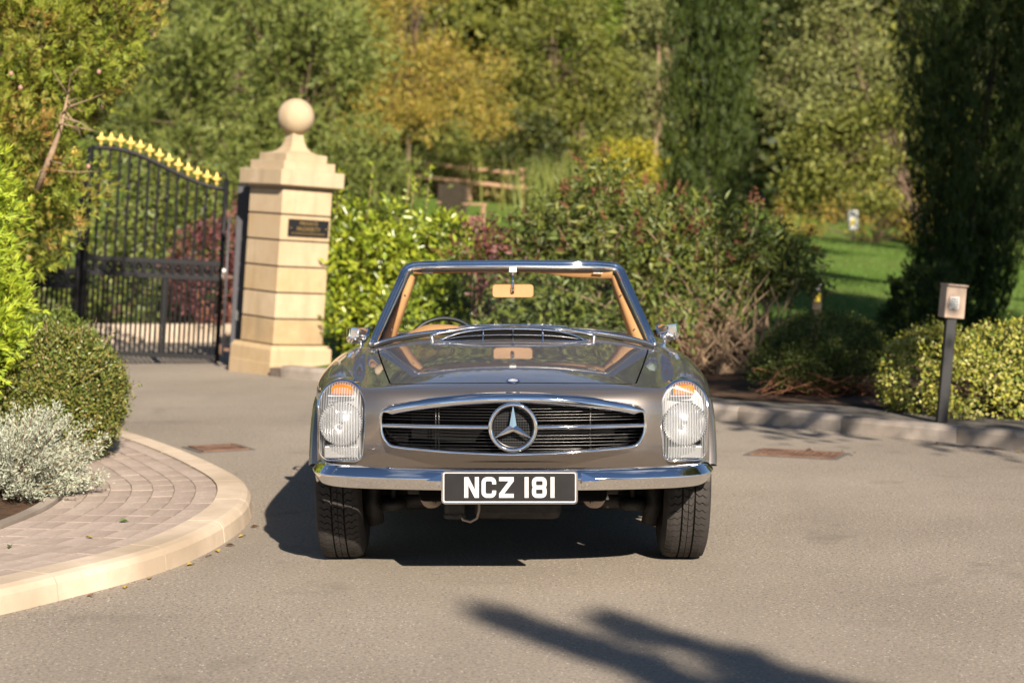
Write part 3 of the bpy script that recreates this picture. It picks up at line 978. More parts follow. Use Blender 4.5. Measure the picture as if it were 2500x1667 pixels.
def cut_convex(bm, outline, axis, cond):
    """splits faces along a convex outline (2D, in the plane without `axis`); returns the faces inside"""
    ia, ib = [k for k in range(3) if k != axis]
    cx = sum(p[0] for p in outline) / len(outline); cy = sum(p[1] for p in outline) / len(outline)
    n = len(outline)
    x0, x1 = min(p[0] for p in outline) - .05, max(p[0] for p in outline) + .05
    y0, y1 = min(p[1] for p in outline) - .05, max(p[1] for p in outline) + .05
    def near(f):
        c = f.calc_center_median()
        return x0 < c[ia] < x1 and y0 < c[ib] < y1 and cond(f)
    planes = []
    for i in range(n):
        a, b = outline[i], outline[(i + 1) % n]
        d = (b[0] - a[0], b[1] - a[1]); l = math.hypot(*d)
        if l < 1e-7: continue
        nn = (d[1] / l, -d[0] / l)
        if (cx - a[0]) * nn[0] + (cy - a[1]) * nn[1] > 0: nn = (-nn[0], -nn[1])
        planes.append((a, nn))
    for a, nn in planes:
        mid = None
        fs = []
        for f in bm.faces:
            if not near(f): continue
            # only faces that are not clearly outside another plane
            ok = True
            mx = -9; mn = 9
            for v in f.verts:
                s_ = (v.co[ia] - a[0]) * nn[0] + (v.co[ib] - a[1]) * nn[1]
                mx = max(mx, s_); mn = min(mn, s_)
            if mx < 1e-6 or mn > -1e-6: continue
            for (a2, n2) in planes:
                if all((v.co[ia] - a2[0]) * n2[0] + (v.co[ib] - a2[1]) * n2[1] > 1e-5 for v in f.verts):
                    ok = False; break
            if ok: fs.append(f)
        if not fs: continue
        geom = list({v for f in fs for v in f.verts}) + list({e for f in fs for e in f.edges}) + fs
        co = [0, 0, 0]; no = [0, 0, 0]
        co[ia], co[ib] = a; no[ia], no[ib] = nn
        bmesh.ops.bisect_plane(bm, geom=geom, dist=1e-6, plane_co=co, plane_no=no)
    res = []
    for f in bm.faces:
        if not near(f): continue
        c = f.calc_center_median()
        if all((c[ia] - a[0]) * nn[0] + (c[ib] - a[1]) * nn[1] < 1e-5 for a, nn in planes): res.append(f)
    return res

GR_HALF = [(0, .763), (.12, .760), (.25, .749), (.38, .732), (.465, .716), (.500, .702), (.518, .677), (.520, .632), (.512, .592), (.493, .561), (.462, .545), (.35, .536), (.2, .527), (0, .521)]
def sym_outline(half):
    return [(x, z) for x, z in half] + [(-x, z) for x, z in half[-2:0:-1]]
def smooth_closed_half(half, n=6):
    pts = [tuple(p) for p in smoothcurve(half, n)]
    pts[0] = (0, half[0][1]); pts[-1] = (0, half[-1][1])
    return [(float(a), float(b)) for a, b in pts]
GR_S = smooth_closed_half(GR_HALF, 4)

def head_outline(n=40, s=1.0):
    """headlamp outline (dx, z)"""
    pts = []
    for a in np.linspace(0, math.pi, 17): pts.append(((.0985) * math.cos(a), .690 + .106 * math.sin(a)))
    # left side down, bottom, right side up
    for a in np.linspace(0, math.pi / 2, 6): pts.append((-.0915 + .042 * (1 - math.cos(a)), .525 - .045 * math.sin(a)))
    for a in np.linspace(math.pi / 2, 0, 6): pts.append((.0915 - .042 * (1 - math.cos(a)), .525 - .045 * math.sin(a)))
    cz = .635
    return [(x * s, cz + (z - cz) * s) for x, z in pts]
HX = .6765
def ylens(x, z):
    dx = abs(x) - .645
    return -.640 + 3.6 * dx * dx + (2.6 if z > .62 else 1.2) * (z - .62) ** 2

def shrink(outline, d, dfront=None):
    """inset convex outline by d"""
    n = len(outline); out = []
    cx = sum(p[0] for p in outline) / n; cy = sum(p[1] for p in outline) / n
    for i in range(n):
        a, b, c = outline[i - 1], outline[i], outline[(i + 1) % n]
        t = (c[0] - a[0], c[1] - a[1]); l = math.hypot(*t) or 1
        nn = (-t[1] / l, t[0] / l)
        if (cx - b[0]) * nn[0] + (cy - b[1]) * nn[1] < 0: nn = (-nn[0], -nn[1])
        e = dfront if (dfront and nn[1] > .8 and abs(b[0]) < .47) else d
        out.append((b[0] + nn[0] * e, b[1] + nn[1] * e))
    return out

def hood_outline():
    half = [(0, -.626), (.2, -.622), (.36, -.608), (.435, -.598)]
    c0 = (.475, -.590)
    half += [(.462, -.588), (.482, -.570), (.492, -.545), (.503, -.46), (.522, -.30), (.552, -.05), (.585, .25), (.615, .52), (.632, .70), (.60, .735), (.45, .735), (0, .735)]
    return [(x, y) for x, y in half] + [(-x, y) for x, y in half[-2:0:-1]]

def faces_to_obj(bm, faces, name, mat, parent, thick=0.0):
    b2 = bmesh.new(); mp = {}
    for f in faces:
        vs_ = []
        for v in f.verts:
            if v not in mp: mp[v] = b2.verts.new(v.co)
            vs_.append(mp[v])
        try:
            g = b2.faces.new(vs_); g.smooth = True
        except ValueError: pass
    b2.normal_update()
    me = bpy.data.meshes.new(name); b2.to_mesh(me); b2.free()
    o = link(name, me, mat, parent)
    if thick:
        md = o.modifiers.new('thickness', 'SOLIDIFY'); md.thickness = thick; md.offset = -1.0
    return o

def build_body():
    bm = body_bm()
    g = cut_convex(bm, sym_outline(GR_S), 1, lambda f: f.calc_center_median().y < -.5)
    bmesh.ops.delete(bm, geom=g, context='FACES')
    for s_ in (-1, 1):
        ol = [(s_ * (HX + dx), z) for dx, z in head_outline()]
        g = cut_convex(bm, ol, 1, lambda f: f.calc_center_median().y < -.25)
        bmesh.ops.delete(bm, geom=g, context='FACES')
    ho = hood_outline()
    top = lambda f: f.normal.z > .45 and f.calc_center_median().z > .7
    g = cut_convex(bm, ho, 2, top)
    inner = cut_convex(bm, shrink(ho, .006, .013), 2, top)
    faces_to_obj(bm, inner, 'hood', M['paint'], CAR)
    ring = cut_convex(bm, ho, 2, top)
    bmesh.ops.delete(bm, geom=ring, context='FACES')
    cp = [(.0, .96), (.50, .96), (.57, .98), (.60, 1.03), (.62, 1.5), (.60, 1.95), (.55, 2.03), (.45, 2.06), (0, 2.06)]
    cp = [(x, y) for x, y in cp] + [(-x, y) for x, y in cp[-2:0:-1]]
    g = cut_convex(bm, cp, 2, lambda f: f.normal.z > .2 and f.calc_center_median().z > .6)
    bmesh.ops.delete(bm, geom=g, context='FACES')
    # doors
    for s_, nm in ((-1, 'door'), (1, 'door')):
        dr = [(.80, .36), (.84, .30), (1.55, .30), (1.76, .36), (1.80, .50), (1.80, .826), (.76, .818), (.76, .50)]
        side = lambda f: f.calc_center_median().x * s_ > .66
        cut_convex(bm, dr, 0, side)
        inn = cut_convex(bm, shrink(dr, .005), 0, side)
        do = faces_to_obj(bm, inn, nm, M['paint'], CAR, .006)
        h = MB(); h.tube([(s_ * .872, 1.58, .70), (s_ * .895, 1.60, .70), (s_ * .895, 1.70, .70), (s_ * .872, 1.72, .70)], .009, 8); h.build('door_handle', M['chrome'], do)
        ring = cut_convex(bm, dr, 0, side)
        bmesh.ops.delete(bm, geom=ring, context='FACES')
    faces_to_obj(bm, bm.faces[:], 'body', M['paint'], CAR, .006)
    bm.free()
    # dark underlay, its black standing in for the shade inside the shut lines
    n, m, _ = SURF.shape
    mb = MB(); rows = []
    for i in range(58, 118, 2):
        rows.append([(p[0] * .97, p[1] + .0, p[2] - .03) for p in SURF[i, 40:m - 40:2]])
    mb.grid(rows); mb.build('gap_shade_underlay', M['matt_black'], CAR)
build_body()

# ---- grille
def yfront(x): return -.782 + .29 * x * x
def build_grille():
    root = MB()
    ol = sym_outline(GR_S)
    n = len(ol)
    rows = []
    for (x, z), in zip(ol):
        pass
    zc = .642
    def inset(d_top, d_side):
        out = []
        for i in range(n):
            a, b, c = ol[i - 1], ol[i], ol[(i + 1) % n]
            t = (c[0] - a[0], c[1] - a[1]); l = math.hypot(*t) or 1
            nn = (-t[1] / l, t[0] / l)
            if (0 - b[0]) * nn[0] * .2 + (zc - b[1]) * nn[1] < 0: nn = (-nn[0], -nn[1])
            w = max(0.0, -nn[1]); w = sstep(.55, .98, w) if b[1] > zc else 0
            d = d_side + (d_top - d_side) * w
            out.append((b[0] + nn[0] * d, b[1] + nn[1] * d))
        return out
    lay = [([(x * 1.004, z + (.002 if z > zc else -.002)) for x, z in ol], .012), (inset(.004, .001), -.006), (inset(.024, .006), -.020), (inset(.040, .013), -.006), (inset(.042, .015), .02), (inset(.042, .015), .075)]
    for o_, dy in lay:
        rows.append([(x, yfront(x) + dy, z) for x, z in o_])
    rows = [r_ + [r_[0]] for r_ in rows]
    root.grid(rows)
    g = root.build('grille_surround', M['chrome'], CAR)
    # recess behind
    mb = MB()
    bk = inset(.03, .010)
    r0 = [(x, yfront(x) + .02, z) for x, z in bk]; r1 = [(x * .98, yfront(x) + .17, z) for x, z in bk]
    mb.grid([r0 + r0[:1], r1 + r1[:1]], smooth=False)
    o = len(mb.v); mb.add(r1, [list(range(n))])
    mb.build('grille_recess', M['matt_black'], CAR)
    # radiator core seen dimly behind the wires
    mb = MB()
    mb.box((0, -.60, .64), (.8, .02, .2)); mb.build('radiator_core', M['matt_black'], CAR)
    ins = inset(.034, .012)
    def halfwidth(z):
        xs = []
        for i in range(n):
            a, b = ins[i], ins[(i + 1) % n]
            if (a[1] - z) * (b[1] - z) < 0:
                t = (z - a[1]) / (b[1] - a[1]); xs.append(abs(a[0] + t * (b[0] - a[0])))
        return max(xs) if xs else 0
    for z in list(np.linspace(.655, .712, 6)) + [.545, .558, .571, .584, .597, .610]:
        hw = halfwidth(z)
        if hw < .1: continue
        mb = MB(); xs = np.linspace(-hw, hw, 21)
        mb.tube([(x, yfront(x) + .025, z) for x in xs], .0013, 6); mb.build('grille_wire', M['dark_chrome'], g)
    for x in (-.30, -.288, .30):
        mb = MB(); mb.tube([(x, yfront(x) + .035, .545), (x, yfront(x) + .035, .725)], .003, 6); mb.build('grille_strut', M['dark_chrome'], g)
    # cross bar, one half each side
    for s_ in (-1, 1):
        rows = []
        for t in np.linspace(.088, .512, 14):
            y = yfront(t) + .002
            rows.append([(s_ * t, y + .02, .632 - .006), (s_ * t, y - .002, .632 - .010), (s_ * t, y - .012, .632 - .004), (s_ * t, y - .012, .632 + .004), (s_ * t, y - .002, .632 + .010), (s_ * t, y + .02, .632 + .006)])
        mb = MB(); mb.grid(rows); mb.build('grille_bar', M['chrome'], g)
    # star in its ring
    cy = -.800; cz = .634
    mb = MB(); mb.tube([(.0875 * math.cos(a), cy, cz + .0875 * math.sin(a)) for a in np.linspace(0, 2 * math.pi, 65)[:-1]], .0085, 10, closed=True)
    st = mb.build('star_ring', M['chrome'], CAR)
    mb = MB(); mb.tube([(.079 * math.cos(a), cy + .02, cz + .079 * math.sin(a)) for a in np.linspace(0, 2 * math.pi, 65)[:-1]], .004, 8, closed=True); mb.build('inner_ring', M['dark_chrome'], st)
    mb = MB(); star(mb, .088, .0155, .012, Matrix.Translation((0, cy - .002, cz))); mb.build('star', M['chrome'], st)
    mb = MB(); mb.lathe([(0, 0), (.086, 0)], 40, Matrix.Translation((0, cy + .045, cz)) @ Matrix.Rotation(R(90), 4, 'X')); mb.build('star_backing', M['matt_black'], st)
    mb = MB()
    for i in range(17): 
        x = -.08 + i * .01; h = math.sqrt(max(0, .083 ** 2 - x * x))
        mb.box((x, cy + .04, cz), (.0022, .003, 2 * h))
    for i in range(17):
        z = -.08 + i * .01; h = math.sqrt(max(0, .083 ** 2 - z * z))
        mb.box((0, cy + .041, cz + z), (2 * h, .002, .0022))
    mb.build('star_mesh', M['black'], st)

def star(mb, L_, w, h, Mx):
    """three pointed faceted star in the xz plane, front towards -y"""
    pts = []; 
    for k in range(3):
        a = math.pi / 2 + k * 2 * math.pi / 3
        pts.append((L_ * math.cos(a), 0, L_ * math.sin(a)))
        b = a + math.pi / 3
        pts.append((w * math.cos(b), 0, w * math.sin(b)))
    vv = pts + [(0, -h, 0), (0, h * .4, 0)]
    ff = []
    for i in range(6):
        j = (i + 1) % 6
        ff.append((i, j, 6)); ff.append((j, i, 7))
    mb.add(vv, ff, False, Mx)
build_grille()

# ---- hood badge
def build_badge():
    y, z = -.585, None
    # local normal of the nose at the badge
    best = min(((abs(p[0]) + abs(p[1] - y) * 1.0, i, j) for i, r_ in enumerate(SURF) for j, p in enumerate(r_) if p[2] > .7 and abs(p[0]) < .05), key=lambda t: t[0])
    i, j = best[1], best[2]
    p = Vector(SURF[i, j]); du = Vector(SURF[i + 1, j] - SURF[i - 1, j]); dv = Vector(SURF[i, j + 1] - SURF[i, j - 1])
    nn = dv.cross(du).normalized()
    if nn.z < 0: nn = -nn
    Mx = Matrix.Translation(p + nn * .001) @ nn.to_track_quat('Z', 'Y').to_matrix().to_4x4()
    mb = MB(); mb.lathe([(0, .003), (.017, .0035), (.0265, .003), (.028, 0)], 32, Mx); b = mb.build('hood_badge', M['blue'], CAR)
    mb = MB(); mb.lathe([(.0165, .0034), (.018, .005), (.0195, .0034)], 32, Mx); mb.build('badge_ring', M['plate_silver'], b)
    mb = MB(); mb.lathe([(.0262, .003), (.028, .0045), (.0295, .0)], 32, Mx); mb.build('badge_rim', M['chrome'], b)
    mb = MB(); star(mb, .017, .0035, .003, Mx @ Matrix.Translation((0, 0, .005)) @ Matrix.Rotation(R(-90), 4, 'X') @ Matrix.Rotation(0, 4, 'Z')); mb.build('badge_star', M['plate_silver'], b)
build_badge()

# ---- headlamps
def build_headlamp(s_):
    root = MB()
    ol = head_outline()
    n = len(ol)
    def ring(off, dy, sc=None):
        o_ = shrink(ol, off)
        return [(s_ * (HX + x), ylens(HX + x, z) + dy, z) for x, z in o_]
    lay = [ring(-.004, .10), ring(-.005, .012), ring(-.003, -.002), ring(.002, -.007), ring(.006, -.004), ring(.007, .02)]
    root.grid([r_ + r_[:1] for r_ in lay])
    h = root.build('headlamp', M['chrome'], CAR)
    # housing
    mb = MB()
    lay = [ring(.006, .002), ring(.010, .03), ring(.012, .032)]
    mb.grid([r_ + r_[:1] for r_ in lay]); mb.add(lay[-1], [list(range(n))])
    mb.build('housing', M['reflector_soft'], h)
    # round reflector
    c = Vector((s_ * HX, ylens(HX, .632) + .012, .630))
    ax = Matrix.Translation(c) @ Matrix.Rotation(R(90), 4, 'X')        # lathe axis z -> -y (out of the lamp)
    mb = MB(); mb.lathe([(.0, -.055), (.03, -.047), (.055, -.030), (.075, -.012), (.0855, 0)], 40, ax); mb.build('reflector', M['reflector'], h)
    mb = MB()
    for k in range(52):
        a = 2 * math.pi * k / 52
        if R(255) < a < R(285): continue
        Mx = Matrix.Translation(c + Vector((0, -.006, 0))) @ Matrix.Rotation(a, 4, 'Y')
        mb.box((.0835, 0, 0), (.0075, .003, .0030), 0, Mx)
    mb.build('reflector_teeth', M['greasy'], h)
    mb = MB(); mb.lathe([(0, -.05), (.010, -.05), (.011, -.02), (.012, -.012), (.0, -.006)], 16, ax); mb.build('bulb_shield', M['chrome'], h)
    for k in (-1, 1):
        mb = MB(); mb.prism([(s_ * HX + k * .030, .549), (s_ * HX + k * .062, .549), (s_ * HX + k * .062, .566), (s_ * HX + k * .05, .560)], c.y - .004, c.y + .004); mb.build('slot', M['matt_black'], h)
    # fog / side lamp box below
    mb = MB(); mb.box((s_ * HX, c.y + .012, .517), (.135, .012, .048), .004); mb.build('lower_reflector', M['reflector'], h)
    # amber indicator above
    am = [(-.043, .744), (.043, .744), (.042, .766), (.032, .777), (0, .781), (-.032, .777), (-.042, .766)]
    mb = MB()
    fr = [(s_ * (HX + x), ylens(HX + x, z) - .0135 + .010 * (abs(x) / .05) ** 2, z) for x, z in am]; bkk = [(s_ * (HX + x), ylens(HX + x, z) + .03, z) for x, z in am]
    k_ = len(am)
    mb.add(fr + bkk, [list(range(k_)), list(range(2 * k_ - 1, k_ - 1, -1))] + [(i, k_ + i, k_ + (i + 1) % k_, (i + 1) % k_) for i in range(k_)])
    tag(mb.build('indicator', M['amber'], h), 'amber indicator')
    mb = MB(); mb.box((s_ * HX, ylens(HX, .735) + .012, .736), (.11, .010, .003)); mb.build('divider', M['mirror_white'], h)
    # lens
    mb = MB(); rows = []
    o_ = shrink(ol, .0065)
    cx, cz = 0, .635
    for t in (0.02, .2, .4, .6, .8, .92, 1.0):
        row = []
        for x, z in o_:
            X, Z = cx + (x - cx) * t, cz + (z - cz) * t
            row.append((s_ * (HX + X), ylens(HX + X, Z) + .001 - .012 * (1 - t ** 4), Z))
        rows.append(row + row[:1])
    mb.grid(rows); mb.add([p for p in rows[0][:-1]], [list(range(n))])
    mb.build('lens', M['lens'], h)
    mb = MB(); mb.lathe([(0, .003), (.004, .002), (.005, 0)], 10, Matrix.Translation((s_ * HX, ylens(HX, .486) - .006, .4845)) @ Matrix.Rotation(R(90), 4, 'X')); mb.build('screw', M['chrome'], h)
for s_ in (-1, 1): build_headlamp(s_)

# ---- bumper
def build_bumper():
    half = smoothcurve([(0, -.805), (.16, -.803), (.34, -.790), (.52, -.760), (.65, -.722), (.725, -.675), (.768, -.60), (.788, -.51), (.792, -.42)], 6)
    pts = [np.array((-p[0], p[1])) for p in half[:0:-1]] + half
    prof = [(-.055, .468), (-.035, .476), (-.018, .474), (-.006, .463), (.010, .440), (.0125, .436), (.010, .431), (-.010, .396), (-.018, .390), (-.055, .388)]
    rows = []
    for i, p in enumerate(pts):
        t = pts[min(i + 1, len(pts) - 1)] - pts[max(i - 1, 0)]; t = t / np.linalg.norm(t)
        nn = np.array((t[1], -t[0]))
        rows.append([(p[0] + nn[0] * o_, p[1] + nn[1] * o_, z) for o_, z in prof])
    mb = MB(); mb.grid(rows)
    k = len(prof)
    for r_ in (rows[0], rows[-1]): mb.add(r_, [list(range(k))])
    b = mb.build('bumper', M['chrome'], CAR)
    for s_ in (-1, 1):
        # tapered ends of the number plate recess
        mb = MB(); mb.add([(s_ * .262, -.812, .462), (s_ * .262, -.812, .395), (s_ * .335, -.803, .430), (s_ * .262, -.826, .430), (s_ * .262, -.78, .430)], [(0, 3, 2), (3, 1, 2), (0, 2, 4), (1, 4, 2)])
        mb.build('plate_recess_end', M['chrome'], b)
    mb = MB()
    rows = []
    for x in np.linspace(-.74, .74, 31):
        y = -.70 + .28 * x * x
        rows.append([(x, y, .488), (x, y + .035, .478), (x, y + .05, .44), (x, y + .06, .385), (x, y + .16, .36)])
    mb.grid(rows); mb.build('front_apron', M['paint'], CAR)
    return b
build_bumper()

# ---- number plate
def rounded_rect(w, h, r, n=6):
    pts = []
    for cx, cz, a0 in ((w / 2 - r, h / 2 - r, 0), (-w / 2 + r, h / 2 - r, 90), (-w / 2 + r, -h / 2 + r, 180), (w / 2 - r, -h / 2 + r, 270)):
        for a in np.linspace(a0, a0 + 90, n): pts.append((cx + r * math.cos(R(a)), cz + r * math.sin(R(a))))
    return pts

def stroke(mb, path, wd, y0, y1, closed=False):
    n = len(path); L_, Rr = [], []
    for i in range(n):
        a = path[i - 1] if (closed or i > 0) else path[i]
        c = path[(i + 1) % n] if (closed or i < n - 1) else path[i]
        b = path[i]
        def nrm(u, v):
            d = (v[0] - u[0], v[1] - u[1]); l = math.hypot(*d)
            return (-d[1] / l, d[0] / l) if l > 1e-9 else None
        n1, n2 = nrm(a, b), nrm(b, c)
        if n1 is None: n1 = n2
        if n2 is None: n2 = n1
        nn = (n1[0] + n2[0], n1[1] + n2[1]); l = math.hypot(*nn); nn = (nn[0] / l, nn[1] / l)
        k = wd / 2 / max(.5, nn[0] * n1[0] + nn[1] * n1[1])
        L_.append((b[0] + nn[0] * k, b[1] + nn[1] * k)); Rr.append((b[0] - nn[0] * k, b[1] - nn[1] * k))
    seg = n if closed else n - 1
    for i in range(seg):
        j = (i + 1) % n
        q = [L_[i], Rr[i], Rr[j], L_[j]]
        mb.add([(x, y0, z) for x, z in q] + [(x, y1, z) for x, z in q], [(0, 1, 2, 3), (0, 4, 5, 1), (1, 5, 6, 2), (2, 6, 7, 3), (3, 7, 4, 0)])

def build_plate():
    root = empty('number_plate', (-.013, -.848, .411)); root.parent = CAR
    mb = MB(); mb.prism(rounded_rect(.516, .124, .013), -.001, .010); pl = mb.build('backing', M['plate_black'], root)
    mb = MB(); o_ = rounded_rect(.520, .128, .015); layers = []
    for d, y in ((0, .012), (.0, -.002), (.003, -.007), (.0065, -.004), (.0068, -.001)):
        layers.append([(x, y, z) for x, z in (shrink(o_, d) if d else o_)])
    mb.grid([l + l[:1] for l in layers]); mb.build('frame', M['chrome'], root)
    mb = MB(); o_ = rounded_rect(.505, .113, .009); stroke(mb, o_, .0065, -.0022, -.0005, True); mb.build('border_line', M['plate_silver'], root)
    H, W, T = .079, .056, .0155
    y0, y1 = -.0035, -.0005
    def glyph(ch, x):
        mb = MB()
        def poly(pts): mb.prism([(x + a, b) for a, b in pts], y0, y1)
        h = H / 2
        if ch == 'N':
            poly([(0, -h), (T, -h), (T, h), (0, h)]); poly([(W - T, -h), (W, -h), (W, h), (W - T, h)])
            mb.prism([(x + T * .0, h), (x + T * 1.05, h), (x + W, -h), (x + W - T * 1.05, -h)], y0 - .0002, y1)
        elif ch == 'Z':
            poly([(0, h - T), (W, h - T), (W, h), (0, h)]); poly([(0, -h), (W, -h), (W, -h + T), (0, -h + T)])
            mb.prism([(x + W - T * 1.25, h - T), (x + W, h - T), (x + T * 1.25, -h + T), (x, -h + T)], y0 - .0002, y1)
        elif ch == '1':
            poly([(0, -h), (T, -h), (T, h), (0, h)])
        elif ch == 'C':
            r = .013; w2 = W - T; hh = H - T
            pts = [(w2 / 2, hh / 2 - .024)]
            base = rounded_rect(w2, hh, r, 5)
            pts = [(w2 / 2, hh / 2 - .020)] + base[0:5] + base[5:10] + base[10:15] + base[15:20] + [(w2 / 2, -hh / 2 + .020)]
            stroke(mb, [(x + W / 2 + a, b) for a, b in pts], T, y0, y1)
        elif ch == '8':
            w2 = W - T; a1 = rounded_rect(w2, H / 2 - T / 2 + .0005, .011, 5)
            q = (H - T) / 4
            stroke(mb, [(x + W / 2 + a, b + q) for a, b in a1], T, y0, y1, True)
            stroke(mb, [(x + W / 2 + a, b - q) for a, b in a1], T, y0 - .0002, y1, True)
        mb.build('character', M['plate_silver'], root)
    sc = .520 / (2165 - 122)
    for ch, px in (('N', 463), ('C', 722), ('Z', 985), ('1', 1367), ('8', 1478), ('1', 1755)):
        glyph(ch, (px - 1143.5) * sc)
build_plate()

# ---- windscreen
WB = [(-.660, .858, .838), (-.59, .80, .866), (-.48, .745, .893), (-.30, .70, .917), (0, .68, .928), (.30, .70, .917), (.48, .745, .893), (.59, .80, .866), (.660, .858, .838)]
WT = [(-.516, 1.165, 1.194), (-.46, 1.135, 1.200), (-.38, 1.112, 1.203), (-.22, 1.095, 1.206), (0, 1.088, 1.208), (.22, 1.095, 1.206), (.38, 1.112, 1.203), (.46, 1.135, 1.200), (.516, 1.165, 1.194)]
def build_windscreen():
    root = empty('windscreen', (0, 0, 0)); root.parent = CAR
    bs = smoothcurve(WB, 4); ts = smoothcurve(WT, 4)
    rows = []
    for t in np.linspace(0.0, 1.0, 9):
        rows.append([tuple(b * (1 - t) + a * t) for b, a in zip(bs, ts)])
    mb = MB(); mb.grid(rows); mb.build('glass', M['glass'], root)
    # frame: pillars + header in one run with rounded corners
    corner = [(-.660, .858, .835), (-.643, .892, .883), (-.592, 1.00, 1.012), (-.547, 1.095, 1.122), (-.531, 1.135, 1.164), (-.516, 1.158, 1.190), (-.487, 1.160, 1.203), (-.44, 1.14, 1.208), (-.36, 1.118, 1.211), (-.2, 1.102, 1.213), (0, 1.096, 1.215)]
    path = [np.array(p) for p in corner] + [np.array((-p[0], p[1], p[2])) for p in corner[-2::-1]]
    path = smoothcurve(path, 4)
    def frame(off_out, off_y, r, mat, nm, flat=None):
        mb = MB(); q = []
        for i, p in enumerate(path):
            t = path[min(i + 1, len(path) - 1)] - path[max(i - 1, 0)]; t = t / np.linalg.norm(t)
            out = np.cross(t, np.array((0, 1, 0))); out = -out / np.linalg.norm(out)
            if out[2] < -0.2: out = -out
            q.append(p + out * off_out + np.array((0, off_y, 0)))
        mb.tube(q, r, 10, flat=flat); return mb.build(nm, mat, root)
    frame(.0, -.006, .0145, M['chrome'], 'frame_moulding')
    frame(.012, .012, .017, M['chrome'], 'frame_outer')
    frame(-.014, -.002, .010, M['seal'], 'glass_seal')
    # padded inner trim of pillars and header
    for s_ in (-1, 1):
        mb = MB(); rows = []
        for t in np.linspace(0, 1, 10):
            b = np.array((s_ * .648, .885, .84)); a = np.array((s_ * .511, 1.185, 1.168)); p = b * (1 - t) + a * t
            w = .075 - .035 * t
            rows.append([(p[0], p[1], p[2]), (p[0] - s_ * .010, p[1] - .022, p[2]), (p[0] - s_ * w * .6, p[1] - .016, p[2] - .004), (p[0] - s_ * w, p[1] + .02, p[2] - .008), (p[0] - s_ * w * .6, p[1] + .05, p[2])])
        mb.grid(rows); mb.build('pillar_trim', M['tan'], root)
        for t in (.22, .70):
            b = np.array((s_ * .648, .885, .84)); a = np.array((s_ * .511, 1.185, 1.168)); p = b * (1 - t) + a * t
            mb = MB(); mb.lathe([(0, .004), (.005, .002), (.006, 0)], 10, Matrix.Translation((p[0] - s_ * (.075 - .035 * t) * .55, p[1] - .018, p[2])) @ Matrix.Rotation(R(90), 4, 'X')); mb.build('trim_screw', M['chrome'], root)
    mb = MB(); rows = []
    for x in np.linspace(-.488, .488, 21):
        y = 1.115 + .16 * x * x; z = 1.204 - .05 * x * x
        d = .018 + .022 * sstep(.08, .32, x)
        rows.append([(x, y - .004, z), (x, y - .002, z - d), (x, y + .03, z - d - .004), (x, y + .06, z - .01)])
    mb.grid(rows); mb.build('header_trim', M['tan'], root)
    for s_ in (-1, 1):
        mb = MB(); mb.box((s_ * .415, 1.112, 1.182), (.05, .012, .008), .002); mb.build('latch_plate', M['chrome'], root)
    # scuttle moulding at the foot of the glass
    mb = MB(); mb.tube([tuple(p + np.array((0, -.012, .004))) for p in bs], .0135, 10, flat=.8); mb.build('base_moulding', M['chrome'], root)
    mb = MB(); mb.tube([tuple(p + np.array((0, -.030, -.004))) for p in bs], .008, 8); mb.build('base_seal', M['seal'], root)
    return root
build_windscreen()

def build_interior_mirror():
    root = empty('rear_view_mirror', (0.0, 1.06, 1.093)); root.parent = CAR
    o_ = rounded_rect(.202, .066, .017); mb = MB()
    L_ = []
    for d, y in ((.004, -.006), (.001, -.002), (0, .004), (.003, .016)):
        L_.append([(x, y, z) for x, z in shrink(o_, d)])
    mb.grid([l + l[:1] for l in L_]); mb.add(L_[0], [list(range(len(o_)))])
    mb.build('mirror_back', M['tan'], root)
    mb = MB(); mb.prism(shrink(o_, .004), .0155, .0175); mb.build('mirror_glass', M['chrome'], root)
    mb = MB(); mb.tube([(0, -.014, -.004), (0, -.020, .012), (0, -.010, .05), (0, 0, .095)], [.010, .009, .006, .006], 10); mb.build('stalk', M['chrome'], root)
    mb = MB(); mb.box((0, -.002, .104), (.036, .02, .026), .003); mb.build('mount', M['mirror_white'], root)
    mb = MB(); mb.box((0, 0, -.037), (.02, .008, .006)); mb.build('dip_tab', M['chrome'], root)
build_interior_mirror()

